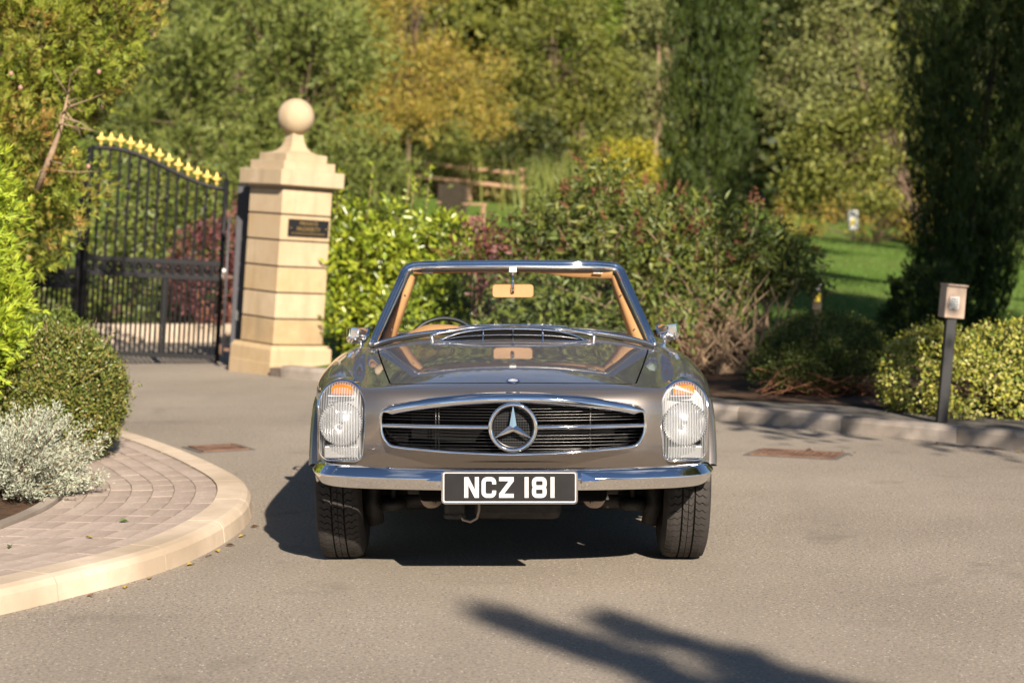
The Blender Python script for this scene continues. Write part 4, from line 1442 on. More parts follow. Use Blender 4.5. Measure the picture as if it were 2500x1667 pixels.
# ---- scuttle air intake with wipers
def build_intake():
    root = empty('air_intake', (0, 0, 0)); root.parent = CAR
    def zt(x): return .934 - .09 * x * x * 1.6
    half = .338
    # leaf-shaped opening standing proud of the hood: front edge low, rear edge high
    front, rear = [], []
    for x in np.linspace(-half, half, 41):
        t = abs(x) / half
        op = (1 - t ** 5) 
        front.append((x, .455 + .05 * x * x + .07 * t ** 5, .886 - .03 * x * x))
        rear.append((x, .455 + .05 * x * x + .07 * t ** 5 + .10 * op, .886 - .03 * x * x + .050 * op * (1 - .35 * t * t) + .002))
    mb = MB(); loop = front + rear[::-1]
    mb.tube(front + rear[-2:0:-1], .0055, 8, closed=True); mb.build('intake_frame', M['chrome'], root)
    mb = MB(); mb.grid([[(x, y + .012, z - .004) for x, y, z in front], [(x, y + .006, z - .006) for x, y, z in rear]]); mb.build('intake_duct', M['matt_black'], root)
    mb = MB(); mb.grid([[(x, y + .002, z + .003) for x, y, z in rear], [(x, y + .10, z + .002) for x, y, z in rear], [(x, y + .17, z - .02) for x, y, z in rear]]); mb.build('intake_cowl', M['paint'], root)
    for t in (.5,):
        mb = MB(); mb.tube([tuple(np.array(a) * (1 - t) + np.array(b) * t + np.array((0, -.004, .002))) for a, b in zip(front[2:-2], rear[2:-2])], .0020, 6); mb.build('intake_wire', M['chrome'], root)
    for i in (12, 28):
        mb = MB(); mb.tube([tuple(np.array(front[i]) + np.array((0, -.005, 0))), tuple(np.array(rear[i]) + np.array((0, -.005, 0)))], .0038, 8); mb.build('intake_bar', M['chrome'], root)
    mb = MB(); mb.tube([(0, .46, .893), (0, .555, .934)], .004, 8); mb.build('intake_bar', M['dark_chrome'], root)
    # wipers: pivots outboard of the intake, arms crossing to the middle
    for s_ in (-1, 1):
        w = empty('wiper', (0, 0, 0)); w.parent = CAR
        px, py, pz = s_ * .372, .60, .893
        mb = MB(); mb.lathe([(.012, -.03), (.012, 0), (.010, .008), (.008, .010), (.008, .016), (.0, .02)], 14, Matrix.Translation((px, py, pz)) @ Matrix.Rotation(R(40), 4, 'X')); mb.build('pivot', M['chrome'], w)
        mb = MB(); mb.tube([(px, py, pz + .015), (px - s_ * .03, py + .01, pz + .022), (px - s_ * .16, py + .028, pz + .046), (px - s_ * .33, py + .035, pz + .056)], [.007, .007, .005, .003], 8); mb.build('arm', M['chrome'], w)
        mb = MB(); mb.tube([(px - s_ * .12, py + .045, pz + .052), (px - s_ * .27, py + .05, pz + .059), (px - s_ * .42, py + .06, pz + .058)], .0042, 6); mb.build('blade', M['chrome'], w)
        for k in (.20, .30):
            mb = MB(); mb.box((px - s_ * k, py + .045, pz + .060), (.012, .012, .010), .002); mb.build('blade_clip', M['chrome'], w)
    mb = MB(); mb.lathe([(0, .012), (.006, .010), (.008, .004), (.010, 0)], 12, Matrix.Translation((0, .33, .874))); mb.build('washer_jet', M['chrome'], CAR)
build_intake()

# ---- door mirrors
def build_wing_mirror(s_):
    root = empty('door_mirror', (s_ * .735, .86, .895 if s_ < 0 else .912)); root.parent = CAR
    # faceted shell: wide glass edge behind, ridge towards the front
    top_w = .062
    bk = [(-.060, .035, .030), (.055, .035, .034), (.060, .035, -.030), (.040, .035, -.046), (-.030, .035, -.046), (-.052, .035, -.020)]
    md = [(-.046, -.004, .033), (.050, -.004, .037), (.056, -.004, -.026), (.036, -.004, -.043), (-.022, -.004, -.040), (-.040, -.004, -.012)]
    ft = [(-.010, -.055, .030), (.030, -.055, .033), (.036, -.058, -.004), (.022, -.055, -.022), (.004, -.055, -.020), (-.006, -.058, -.002)]
    if s_ > 0: f_ = lambda L_: [(x, y, z) for x, y, z in L_]
    else: f_ = lambda L_: [(-x, y, z) for x, y, z in L_]
    lay = [f_(bk), f_(md), f_(ft)]
    bm = bmesh.new(); V = [[bm.verts.new(p) for p in l] for l in lay]
    for i in range(2):
        for j in range(6): bm.faces.new((V[i][j], V[i][(j + 1) % 6], V[i + 1][(j + 1) % 6], V[i + 1][j]))
    bm.faces.new(V[2]); bm.faces.new(V[0])
    bmesh.ops.recalc_face_normals(bm, faces=bm.faces[:])
    bmesh.ops.bevel(bm, geom=bm.edges[:], offset=.006, segments=2, affect='EDGES')
    for f in bm.faces: f.smooth = False
    me = bpy.data.meshes.new('mirror_shell'); bm.to_mesh(me); bm.free()
    link('mirror_shell', me, M['chrome'], root)
    mb = MB(); mb.tube([(-s_ * .012, .0, -.035), (-s_ * .022, -.006, -.07), (-s_ * .034, -.012, -.108)], [.010, .0095, .013], 10)
    mb.tube([(-s_ * .026, .02, -.06), (-s_ * .042, .018, -.10)], .006, 8); mb.build('stalk', M['chrome'], root)
    mb = MB(); mb.lathe([(.030, -.006), (.028, .004), (.018, .010), (.0, .012)], 18, Matrix.Translation((-s_ * .036, -.005, -.098)) @ Matrix.Diagonal((.8, 1.5, 1, 1))); mb.build('foot', M['chrome'], root)
for s_ in (-1, 1): build_wing_mirror(s_)

# ---- cockpit
def build_cockpit():
    mb = MB(); rows = []
    for x in np.linspace(-.60, .60, 41):
        b = .030 * math.exp(-((x + .36) / .20) ** 2) + .006
        fall = .055 * sstep(.40, .60, abs(x))
        prof = [(.80, .80), (.86, .868), (.93, .898), (1.0, .900), (1.05, .885), (1.08, .84), (1.07, .72)]
        rows.append([(x, y, z + (b - fall if 0 < i < 5 else (b - fall) * .4)) for i, (y, z) in enumerate(prof)])
    mb.grid(rows); mb.build('dashboard', M['tan'], CAR)
    sw = empty('steering_wheel', (-.343, 1.33, .765)); sw.parent = CAR; sw.rotation_euler = (R(-24), 0, 0)
    mb = MB(); mb.tube([(.196 * math.cos(a), 0, .196 * math.sin(a)) for a in np.linspace(0, 2 * math.pi, 49)[:-1]], .0125, 10, closed=True); mb.build('rim', M['black'], sw)
    mb = MB(); mb.lathe([(0, .03), (.05, .025), (.06, 0), (.03, -.03)], 20, Matrix.Rotation(R(-90), 4, 'X')); mb.build('hub', M['black'], sw)
    for a in (0, 180):
        mb = MB(); mb.tube([(.05 * math.cos(R(a)), 0, .0), (.19 * math.cos(R(a)), 0, -.02)], .011, 8); mb.build('spoke', M['black'], sw)
    mb = MB(); mb.tube([(0, -.02, 0), (0, -.32, -.02)], .022, 10); mb.build('column', M['black'], sw)
    # tub
    mb = MB()
    mb.add([(-.6, .98, .28), (.6, .98, .28), (.6, 2.05, .28), (-.6, 2.05, .28), (-.62, .98, .84), (.62, .98, .84), (.62, 2.05, .84), (-.62, 2.05, .84)],
           [(0, 1, 2, 3), (0, 3, 7, 4), (1, 5, 6, 2), (2, 6, 7, 3)])
    mb.build('cockpit_tub', M['wood_dark'], CAR)
    for s_ in (-1, 1):
        st = empty('seat', (s_ * .32, 1.62, .28)); st.parent = CAR
        mb = MB(); mb.box((0, -.05, .16), (.50, .52, .18), .05); mb.build('cushion', M['tan'], st)
        mb = MB(); mb.box((0, .0, .0), (.48, .13, .46), .05, Matrix.Translation((0, .26, .34)) @ Matrix.Rotation(R(-14), 4, 'X')); mb.build('backrest', M['tan'], st)
    mb = MB()
    for s_ in (-1, 1): mb.box((s_ * .645, 1.5, .835), (.07, 1.0, .03), .012)
    mb.build('door_capping', M['tan'], CAR)
build_cockpit()

# ---- wheels
def tyre_meshes():
    W = .19; Ro = .325; mb = MB()
    prof = [(.185, -.07), (.20, -.088), (.245, -.097), (.285, -.095), (.305, -.088), (.3155, -.080), (.3165, -.028), (.3085, -.0275), (.3085, -.0225), (.3165, -.022), (.3170, .022), (.3085, .0225), (.3085, .0275), (.3165, .028), (.3155, .080), (.305, .088), (.285, .095), (.245, .097), (.20, .088), (.185, .07)]
    mb.lathe(prof, 72)
    carc = mb.mesh('tyre'); carc.materials.append(M['rubber'])
    # tread blocks: four rows of zigzag edged blocks
    n = 64; V, F = [], []
    bands = [(-.086, -.054), (-.051, -.0275), (-.022, .0), (.0025, .022), (.0275, .051), (.054, .086)]
    bands = [(-.084, -.029), (-.0215, -.0015), (.0015, .0215), (.029, .084)]
    for bi, (z0, z1) in enumerate(bands):
        ns = 5 if z1 - z0 > .03 else 3
        for k in range(n):
            a0 = 2 * math.pi * (k + .06 + .5 * (bi % 2)) / n; a1 = 2 * math.pi * (k + .90 + .5 * (bi % 2)) / n
            base = len(V)
            for j in range(ns):
                t = j / (ns - 1); z = z0 + (z1 - z0) * t
                off = (.30 * ((j % 2) - .5) + .35 * t * (1 if bi % 2 else -1)) * 2 * math.pi / n
                rt = .325 - (.004 if abs(z) > .07 else 0) - (.006 if abs(z) > .082 else 0)
                for r_ in (.313, rt):
                    for a in (a0, a1):
                        V.append((r_ * math.cos(a + off), r_ * math.sin(a + off), z))
            for j in range(ns - 1):
                b = base + j * 4; c = b + 4
                F += [(b + 2, b + 3, c + 3, c + 2), (b, b + 2, c + 2, c), (b + 3, b + 1, c + 1, c + 3)]
            b = base; F.append((b, b + 1, b + 3, b + 2)); b = base + (ns - 1) * 4; F.append((b, b + 2, b + 3, b + 1))
    me = bpy.data.meshes.new('tread'); me.from_pydata(V, [], F)
    bm = bmesh.new(); bm.from_mesh(me); bmesh.ops.recalc_face_normals(bm, faces=bm.faces[:]); bm.to_mesh(me); bm.free()
    me.materials.append(M['rubber'])
    return carc, me
TYRE, TREAD = tyre_meshes()
def rim_mesh():
    mb = MB(); mb.lathe([(.190, -.07), (.178, -.068), (.165, -.05), (.16, .02), (.0, .03)], 40); mb.lathe([(.190, .07), (.176, .066), (.15, .05), (.12, .062), (.06, .075), (0, .08)], 40)
    me = mb.mesh('rim'); me.materials.append(M['steel']); return me
RIM = rim_mesh()
def wheel(x, y, camber=0.0, steer=0.0):
    w = empty('wheel', (x, y, .322)); w.parent = CAR
    s_ = 1 if x > 0 else -1
    w.rotation_euler = (Matrix.Rotation(steer, 3, 'Z') @ Matrix.Rotation(camber, 3, 'Y') @ Matrix.Rotation(R(90) * s_, 3, 'Y')).to_euler()
    link('tyre', TYRE, None, w)
    t = link('tread', TREAD, None, w); tag(t, kind='stuff')
    link('rim', RIM, None, w)
for x in (-.722, .722):
    wheel(x, 0.0, R(1.2) * (-1 if x > 0 else 1) * -1)
    wheel(x, 2.4)

# ---- wheel housings, underside, suspension
def build_under():
    for s_ in (-1, 1):
        for yc in (0, 2.4):
            mb = MB(); rows = []
            for a in np.linspace(18, 162, 22):
                yy = yc - .37 * math.cos(R(a)); zz = .33 + .37 * math.sin(R(a))
                rows.append([(s_ * .82, yc - .352 * math.cos(R(a)), .33 + .352 * math.sin(R(a))), (s_ * .82, yy, zz), (s_ * .55, yy, zz)])
            mb.grid(rows); o = len(mb.v)
            mb.add([r_[2] for r_ in rows], [list(range(len(rows)))])
            mb.build('wheel_housing', M['matt_black'], CAR)
    for s_ in (-1, 1):
        for yc, x0 in ((0, .822), (2.4, .835)):
            mb = MB(); rows = []
            for a in np.linspace(16, 172, 34):
                ca, sa = math.cos(R(a)), math.sin(R(a)); w = .55 + .45 * math.sin(R(a))
                def pt(rad, x): return (s_ * x, yc - rad * ca, .33 + rad * sa)
                rows.append([pt(.348, x0 - .03), pt(.348, x0 + .014 * w), pt(.353, x0 + .019 * w), pt(.362, x0 + .016 * w), pt(.385, x0 + .006 * w), pt(.405, x0 - .006), pt(.41, x0 - .03)])
            mb.grid(rows); mb.build('wheel_arch_lip', M['paint'], CAR)
    mb = MB(); mb.box((0, 1.4, .27), (1.15, 2.6, .10), .02); mb.box((0, .0, .42), (.75, 1.1, .22), .02); mb.build('underbody', M['matt_black'], CAR)
    mb = MB(); mb.box((0.02, -.05, .245), (.36, .5, .09), .03); mb.build('oil_sump', M['greasy'], CAR)
    mb = MB(); mb.tube([(-.58, 0, .27), (.58, 0, .27)], .035, 8); mb.tube([(-.5, -.22, .33), (.5, -.22, .33)], .012, 8); mb.build('front_axle_beam', M['greasy'], CAR)
    for s_ in (-1, 1):
        # lower arm with spring pan and damper
        mb = MB(); mb.tube([(s_ * .22, .02, .26), (s_ * .40, -.02, .235), (s_ * .58, -.03, .235)], [.03, .034, .03], 8); mb.tube([(s_ * .58, -.03, .14), (s_ * .60, -.03, .22), (s_ * .58, -.03, .50)], [.035, .045, .03], 8)
        mb.build('suspension_arm', M['greasy'], CAR)
        mb = MB(); mb.lathe([(0, .0), (.055, .0), (.06, .02), (.055, .035), (.03, .045), (0, .045)], 16, Matrix.Translation((s_ * .505, -.10, .215))); mb.tube([(s_ * .505, -.10, .25), (s_ * .505, -.10, .42)], .011, 8)
        mb.build('damper', M['greasy'], CAR)
        mb = MB()
        pts = []
        for k in range(80):
            a = k * 2 * math.pi / 16; pts.append((s_ * .47 + .055 * math.cos(a), -.03 + .055 * math.sin(a), .27 + .18 * k / 80))
        mb.tube(pts, .008, 6); mb.build('coil_spring', M['black'], CAR)
        # horns behind the plate ends
        Mx = Matrix.Translation((s_ * .325, -.42, .315)) @ Matrix.Rotation(R(90), 4, 'X') @ Matrix.Rotation(R(-35) * s_, 4, 'Y')
        mb = MB(); mb.lathe([(0, .02), (.028, .022), (.046, .012), (.050, -.012), (.042, -.03), (0, -.034)], 24, Mx)
        h = mb.build('horn', M['box_tan'], CAR)
        for k in range(5):
            b = MB(); b.box((-.024 + k * .012, 0, .022), (.0045, .05 - abs(k - 2) * .009, .006), .001, Mx); b.build('horn_slot', M['black'], h)
        mb = MB(); mb.tube([(s_ * .27, -.38, .33), (s_ * .20, -.35, .34)], .03, 10); mb.build('horn_bracket', M['black'], CAR)
        mb = MB(); mb.box((s_ * .40, -.33, .33), (.06, .04, .035), .006); mb.build('bracket', M['greasy'], CAR)
    # towing bracket and hose loop hanging under the nose
    mb = MB(); mb.tube([(-.235, -.47, .36), (-.235, -.47, .235)], .042, 12); mb.build('duct_pipe', M['black'], CAR)
    mb = MB(); mb.tube([(-.215, -.50, .255), (-.20, -.50, .232), (-.17, -.50, .224), (-.145, -.50, .238), (-.136, -.50, .27), (-.136, -.50, .36)], .005, 8); mb.build('tow_loop', M['box_tan'], CAR)
    mb = MB(); mb.lathe([(.043, -.008), (.046, 0), (.043, .008)], 14, Matrix.Translation((-.235, -.47, .245))); mb.build('hose_clamp', M['greasy'], CAR)
build_under()
# ------------------------------------------------------------------ plants
rng = np.random.default_rng(11)

def unit(a):
    return a / np.maximum(np.linalg.norm(a, axis=-1, keepdims=True), 1e-9)

def rand_unit(n):
    return unit(rng.normal(size=(n, 3)))

def lobes(blobs, k, rmin, rmax, squash=.75):
    """breaks each ellipsoid into k smaller uneven lobes"""
    out = []
    for b in blobs:
        b = np.array(b, float); m = min(b[3], b[5])
        for _ in range(k):
            u = rand_unit(1)[0]; f = rng.uniform(.25, .92); r_ = rng.uniform(rmin, rmax) * m
            p = b[:3] + u * b[3:6] * f
            out.append((p[0], p[1], p[2], r_ * rng.uniform(.9, 1.4), r_ * rng.uniform(.9, 1.3), r_ * squash * rng.uniform(.8, 1.2)))
    return out

def clumps(blobs, nclump, per, rc, shell=(.72, 1.0), flat=1.0, zmin=None, lob=None):
    """leaf points gathered in clumps near the skin of a set of ellipsoids; returns points and outward directions"""
    if lob: blobs = lobes(blobs, *lob)
    B = np.array(blobs, float)
    w = (B[:, 3] * B[:, 5]) ** 1.0; w = w / w.sum()
    Cn, Un = [], []
    tries = 0
    while len(Cn) < nclump and tries < nclump * 20:
        tries += 1
        k = rng.choice(len(B), p=w)
        u = rand_unit(1)[0]
        p = B[k, :3] + u * B[k, 3:6] * (shell[0] + (shell[1] - shell[0]) * rng.random() ** .6)
        q = np.sum(((p - B[:, :3]) / B[:, 3:6]) ** 2, axis=1); q[k] = 9
        if q.min() < .45 or (zmin is not None and p[2] < zmin): continue
        Cn.append(p); Un.append(unit(u / B[k, 3:6]))
    Cn = np.array(Cn); Un = np.array(Un)
    idx = np.repeat(np.arange(len(Cn)), per)
    P = Cn[idx] + rng.normal(size=(len(idx), 3)) * rc * np.array((1, 1, flat))
    return P, Un[idx], Cn, Un

def leaf_geo(P, D, Nn, Ln, W, fold=.25, mid=.45):
    n = len(P)
    Ln = np.broadcast_to(np.asarray(Ln, float), (n,))[:, None]; W = np.broadcast_to(np.asarray(W, float), (n,))[:, None]
    D = unit(D); S = unit(np.cross(D, Nn)); Nn = unit(np.cross(S, D))
    m = P + D * Ln * mid + Nn * W * fold
    V = np.stack([P, m + S * W * .5, P + D * Ln, m - S * W * .5], axis=1).reshape(-1, 3)
    b = (np.arange(n) * 4)[:, None]
    T = np.concatenate([b + np.array([[0, 1, 2]]), b + np.array([[0, 2, 3]])], axis=1).reshape(-1, 3)
    return V, T

def foliage(name, P, D, Nn, Ln, W, mat, root, fold=.25, mid=.45):
    V, T = leaf_geo(P, D, Nn, Ln, W, fold, mid)
    V = V - np.array(root.location)
    o = link(name, np_mesh(name, V, T), mat, root)
    tag(o, kind='stuff')
    return o

def broad(P, U, out=.5, up=.2, rnd=.9):
    n = len(P)
    D = unit(U * out + rand_unit(n) * rnd + np.array((0, 0, up)))
    Nn = unit(U * 1.1 + rand_unit(n) * .75 + np.array((0, 0, .35)))
    return D, Nn

def fans(P, D, Nn, Ln, k=7, spread=1.1):
    """conifer sprays: every point becomes a flat fan of k blades"""
    n = len(P)
    D = unit(D); S = unit(np.cross(D, Nn))
    a = np.linspace(-spread, spread, k)
    Pd = np.repeat(P, k, axis=0)
    aa = np.tile(a, n)[:, None] + rng.normal(size=(n * k, 1)) * .12
    Dd = np.repeat(D, k, axis=0) * np.cos(aa) + np.repeat(S, k, axis=0) * np.sin(aa)
    st = np.repeat(D, k, axis=0) * (rng.random((n * k, 1)) * .55) * np.repeat(np.broadcast_to(Ln, (n,)), k)[:, None]
    Lf = np.repeat(np.broadcast_to(Ln, (n,)), k) * (1.0 - .45 * np.abs(aa[:, 0]) / spread) * rng.uniform(.7, 1.15, n * k)
    return Pd + st, unit(Dd + rng.normal(size=Dd.shape) * .1), np.repeat(Nn, k, axis=0), Lf

def twig_tubes(name, base, targets, r0, r1, mat, root, bend=.15, n=5):
    mb = MB(); loc = Vector(root.location)
    for t in targets:
        a = Vector(base) if not isinstance(base, list) else Vector(base[int(rng.integers(len(base)))])
        b = Vector(t); L_ = (b - a).length
        off = Vector(rng.normal(size=3)) * bend * L_ * .5
        pts = []
        for k in range(n):
            s_ = k / (n - 1)
            pts.append(a.lerp(b, s_) + off * math.sin(math.pi * s_) - loc)
        mb.tube(pts, [r0 + (r1 - r0) * k / (n - 1) for k in range(n)], 5, caps=False)
    return mb.build(name, mat, root, fix=False)

def trunk(root, base, top, r, mat, limbs=(), name='trunk'):
    mb = MB(); loc = Vector(root.location)
    a, b = Vector(base), Vector(top)
    pts = []; rr = []
    for k in range(7):
        s_ = k / 6
        w = Vector((math.sin(s_ * 5 + a.x) * .06, math.cos(s_ * 4 + a.y) * .06, 0)) * (b - a).length * .15
        pts.append(a.lerp(b, s_) + w - loc); rr.append(r * (1 - .75 * s_))
    rr[0] *= 1.35
    mb.tube(pts, rr, 9)
    for t in limbs:
        s_ = rng.uniform(.3, .9); p0 = a.lerp(b, s_); p1 = Vector(t)
        q = p0.lerp(p1, .5) + Vector((0, 0, .12 * (p1 - p0).length))
        mb.tube([p0 - loc, q - loc, p1 - loc], [r * .4 * (1.1 - s_), r * .25 * (1.1 - s_), r * .06], 6, caps=False)
    return mb.build(name, mat, root, fix=False)

def bed_z(x, y): return max(terrain(x, y), 0.0)

def plant_root(name, label, cat, loc, group=None):
    r_ = empty(name, loc); tag(r_, label, cat, group); return r_

# ---- leaf materials
G = {}
G['laurel'] = leaf_mat('laurel_leaf', [(0.048, 0.073, 0.007), (0.193, 0.267, 0.017), (0.353, 0.381, 0.035), (0.137, 0.196, 0.014)], .32, .16, spec=.6)
G['thuja'] = leaf_mat('lime_thuja', [(0.160, 0.273, 0.020), (0.311, 0.396, 0.023), (0.437, 0.475, 0.038), (0.119, 0.208, 0.020)], .6, .2)
G['cedar'] = leaf_mat('brown_tipped_cedar', [(0.066, 0.100, 0.010), (0.186, 0.240, 0.023), (0.273, 0.277, 0.029), (0.087, 0.138, 0.016)], .6, .16,
                      patch=[(0.225, 0.150, 0.038), (0.390, 0.188, 0.053), (0.150, 0.165, 0.030), (0.300, 0.150, 0.045)], pscale=2.4)
G['box'] = leaf_mat('box_leaf', [(0.046, 0.081, 0.015), (0.115, 0.154, 0.025), (0.189, 0.200, 0.036), (0.220, 0.165, 0.050), (0.061, 0.109, 0.018)], .4, .2, spec=.5)
G['box2'] = leaf_mat('box_leaf_fresh', [(0.055, 0.090, 0.012), (0.110, 0.150, 0.020), (0.132, 0.150, 0.030)], .5, .15)
G['silver'] = leaf_mat('silver_leaf', [(0.351, 0.378, 0.288), (0.468, 0.486, 0.387), (0.261, 0.288, 0.207), (0.423, 0.450, 0.351)], .8, .2)
G['silver_dry'] = simple('dry_twig', (.21, .125, .07), .9, noise=.3, nscale=20)
G['buddleja'] = leaf_mat('butterfly_bush_leaf', [(0.025, 0.042, 0.008), (0.095, 0.130, 0.019), (0.178, 0.186, 0.027), (0.063, 0.089, 0.022), (0.149, 0.173, 0.048), (0.106, 0.138, 0.022)], .5, .15, spec=.45)
G['seed'] = leaf_mat('spent_flower', [(0.128, 0.052, 0.029), (0.225, 0.085, 0.048), (0.165, 0.078, 0.036)], .9, .1)
G['purple'] = leaf_mat('purple_leaf', [(0.072, 0.023, 0.026), (0.124, 0.039, 0.039), (0.182, 0.072, 0.058), (0.052, 0.019, 0.023)], .5, .15)
G['lowdark'] = leaf_mat('low_shrub_leaf', [(0.040, 0.063, 0.011), (0.073, 0.100, 0.015), (0.119, 0.131, 0.022)], .55, .15)
G['varieg'] = leaf_mat('variegated_leaf', [(0.115, 0.172, 0.017), (0.299, 0.299, 0.034), (0.414, 0.380, 0.069), (0.081, 0.138, 0.017), (0.345, 0.322, 0.081), (0.460, 0.437, 0.184)], .5, .15)
G['cypress'] = leaf_mat('cypress_spray', [(0.012, 0.024, 0.004), (0.040, 0.065, 0.010), (0.071, 0.094, 0.011), (0.024, 0.045, 0.008)], .6, .2)
G['conifer'] = leaf_mat('feathery_conifer', [(0.047, 0.067, 0.014), (0.149, 0.188, 0.038), (0.204, 0.224, 0.047), (0.079, 0.108, 0.025)], .6, .17)
G['gold'] = leaf_mat('golden_willow_leaf', [(0.086, 0.078, 0.010), (0.298, 0.246, 0.038), (0.424, 0.313, 0.061), (0.204, 0.194, 0.030), (0.408, 0.223, 0.045)], .55, .17)
G['olive'] = leaf_mat('olive_leaf', [(0.037, 0.050, 0.008), (0.140, 0.157, 0.026), (0.207, 0.206, 0.038), (0.104, 0.125, 0.020)], .55, .17)
G['fresh'] = leaf_mat('fresh_green_leaf', [(0.043, 0.072, 0.007), (0.152, 0.228, 0.024), (0.218, 0.281, 0.036)], .55, .17)
G['pale'] = leaf_mat('pale_leaf', [(0.053, 0.063, 0.016), (0.177, 0.196, 0.055), (0.249, 0.253, 0.087), (0.118, 0.138, 0.033)], .55, .17)
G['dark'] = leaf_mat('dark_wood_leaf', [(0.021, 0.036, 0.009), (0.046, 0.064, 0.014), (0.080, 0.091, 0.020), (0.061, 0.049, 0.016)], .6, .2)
G['yellow'] = leaf_mat('yellow_leaf', [(0.264, 0.240, 0.018), (0.384, 0.324, 0.024), (0.204, 0.204, 0.018)], .55, .2)
G['straw'] = leaf_mat('dry_grass', [(0.228, 0.180, 0.066), (0.336, 0.252, 0.102), (0.156, 0.156, 0.036), (0.240, 0.216, 0.060)], .7, .17)
G['reed'] = leaf_mat('tall_grass', [(0.098, 0.143, 0.023), (0.156, 0.195, 0.039), (0.221, 0.221, 0.052), (0.078, 0.117, 0.019)], .6, .17)

# ---- left island planting
def silver_shrub():
    loc = (-2.46, 8.98, .085); r_ = plant_root('silver_shrub', 'rounded silver-leaved shrub at the edge of the block paving', 'shrub', loc)
    n = 260
    # stems fan out of the base; short felted leaves stand all along their outer half
    az = rng.uniform(0, 2 * math.pi, n); el = np.arccos(rng.uniform(.05, .98, n))
    d = np.stack([np.sin(el) * np.cos(az), np.sin(el) * np.sin(az), np.cos(el)], 1)
    L_ = rng.uniform(.30, .45, n) * (1.0 + .10 * np.sin(az * 3)) * np.where(d[:, 2] < .35, .95, 1.05)
    base = np.array(loc) + d * .05 * np.array((1, 1, .3))
    tip = base + d * L_[:, None] + np.array((0, 0, .03))
    mb = MB()
    for i in range(n): mb.tube([Vector(base[i]) - Vector(loc), Vector(base[i] * .5 + tip[i] * .5 + np.array((0, 0, .012))) - Vector(loc), Vector(tip[i]) - Vector(loc)], [.0042, .003, .0015], 4, caps=False)
    mb.build('stems', G['silver_dry'], r_, fix=False)
    per = 115
    t = rng.uniform(.42, 1.04, (n, per)) ** .8
    P = base[:, None, :] * (1 - t[..., None]) + tip[:, None, :] * t[..., None]
    # side shoots
    P = P + rng.normal(size=P.shape) * .013
    D = np.repeat(d, per, axis=0) * .8 + rand_unit(n * per) * .9 + np.array((0, 0, .25))
    foliage('leaves', P.reshape(-1, 3), D, rand_unit(n * per), rng.uniform(.014, .026, n * per), .0065, G['silver'], r_, .1)
    # extra plant running out of the picture
    loc2 = (-2.95, 8.75, .085); r2 = plant_root('silver_shrub', 'smaller silver-leaved shrub with bare brown twigs behind the bed edging', 'shrub', loc2)
    n = 150
    az = rng.uniform(0, 2 * math.pi, n); el = np.arccos(rng.uniform(.1, .98, n))
    d = np.stack([np.sin(el) * np.cos(az), np.sin(el) * np.sin(az), np.cos(el)], 1)
    L_ = rng.uniform(.34, .56, n); base = np.array(loc2) + d * .04; tip = base + d * L_[:, None]
    mb = MB()
    for i in range(n): mb.tube([Vector(base[i]) - Vector(loc2), Vector(tip[i]) - Vector(loc2)], [.004, .0015], 4, caps=False)
    mb.build('stems', G['silver_dry'], r2, fix=False)
    per = 50; t = rng.uniform(.5, 1.03, (n, per)); P = base[:, None, :] * (1 - t[..., None]) + tip[:, None, :] * t[..., None] + rng.normal(size=(n, per, 3)) * .012
    foliage('leaves', P.reshape(-1, 3), np.repeat(d, per, axis=0) * .8 + rand_unit(n * per), rand_unit(n * per), rng.uniform(.014, .026, n * per), .0065, G['silver'], r2, .1)
silver_shrub()

def box_bush(name, label, loc, blobs, mat, ncl, per, size, shoots=30, rc=.03):
    r_ = plant_root(name, label, 'shrub', loc)
    P, U, Cn, Un = clumps(blobs, ncl, per, rc, (.90, 1.01), zmin=loc[2] + .02)
    D, Nn = broad(P, U, .7, .25, .8)
    Ln = rng.uniform(.7, 1.25, len(P)) * size
    foliage('leaves', P, D, Nn, Ln, Ln * .58, mat, r_, .2)
    twig_tubes('branches', tuple(loc), Cn[rng.choice(len(Cn), min(60, len(Cn)), replace=False)] * .92 + np.array(loc) * .08, .008, .002, M['bark'], r_, .2)
    if shoots:
        k = rng.choice(len(Cn), shoots, replace=False); a = Cn[k]; d = unit(Un[k] + rand_unit(shoots) * .4 + np.array((0, 0, .5)))
        L_ = rng.uniform(.05, .16, shoots); tip = a + d * L_[:, None]
        mb = MB()
        for i in range(shoots): mb.tube([Vector(a[i] - np.array(loc)), Vector(tip[i] - np.array(loc))], [.0025, .001], 4, caps=False)
        tag(mb.build('shoots', M['bark_pale'], r_, fix=False), kind='stuff')
        per2 = 9; t = rng.uniform(.2, 1.0, (shoots, per2)); P2 = a[:, None] * (1 - t[..., None]) + tip[:, None] * t[..., None]
        n2 = shoots * per2
        foliage('shoot_leaves', P2.reshape(-1, 3), np.repeat(d, per2, 0) * .6 + rand_unit(n2) * .8, rand_unit(n2), rng.uniform(.7, 1.2, n2) * size, size * .5, G['box2'], r_, .15)
    return r_
box_bush('box_bush', 'clipped dark green bush with orange tints and stray shoots beside the silver shrub', (-2.56, 10.5, .09), [(-2.56, 10.5, .45, .345, .38, .36), (-2.62, 10.45, .30, .36, .38, .25)], G['box'], 2600, 16, .022, 50, .022)
box_bush('box_bush', 'low mid-green domed bush in front of the gate behind the clipped bush', (-3.08, 12.4, .09), [(-3.08, 12.4, .42, .33, .4, .40)], G['box2'], 700, 14, .026, 0)

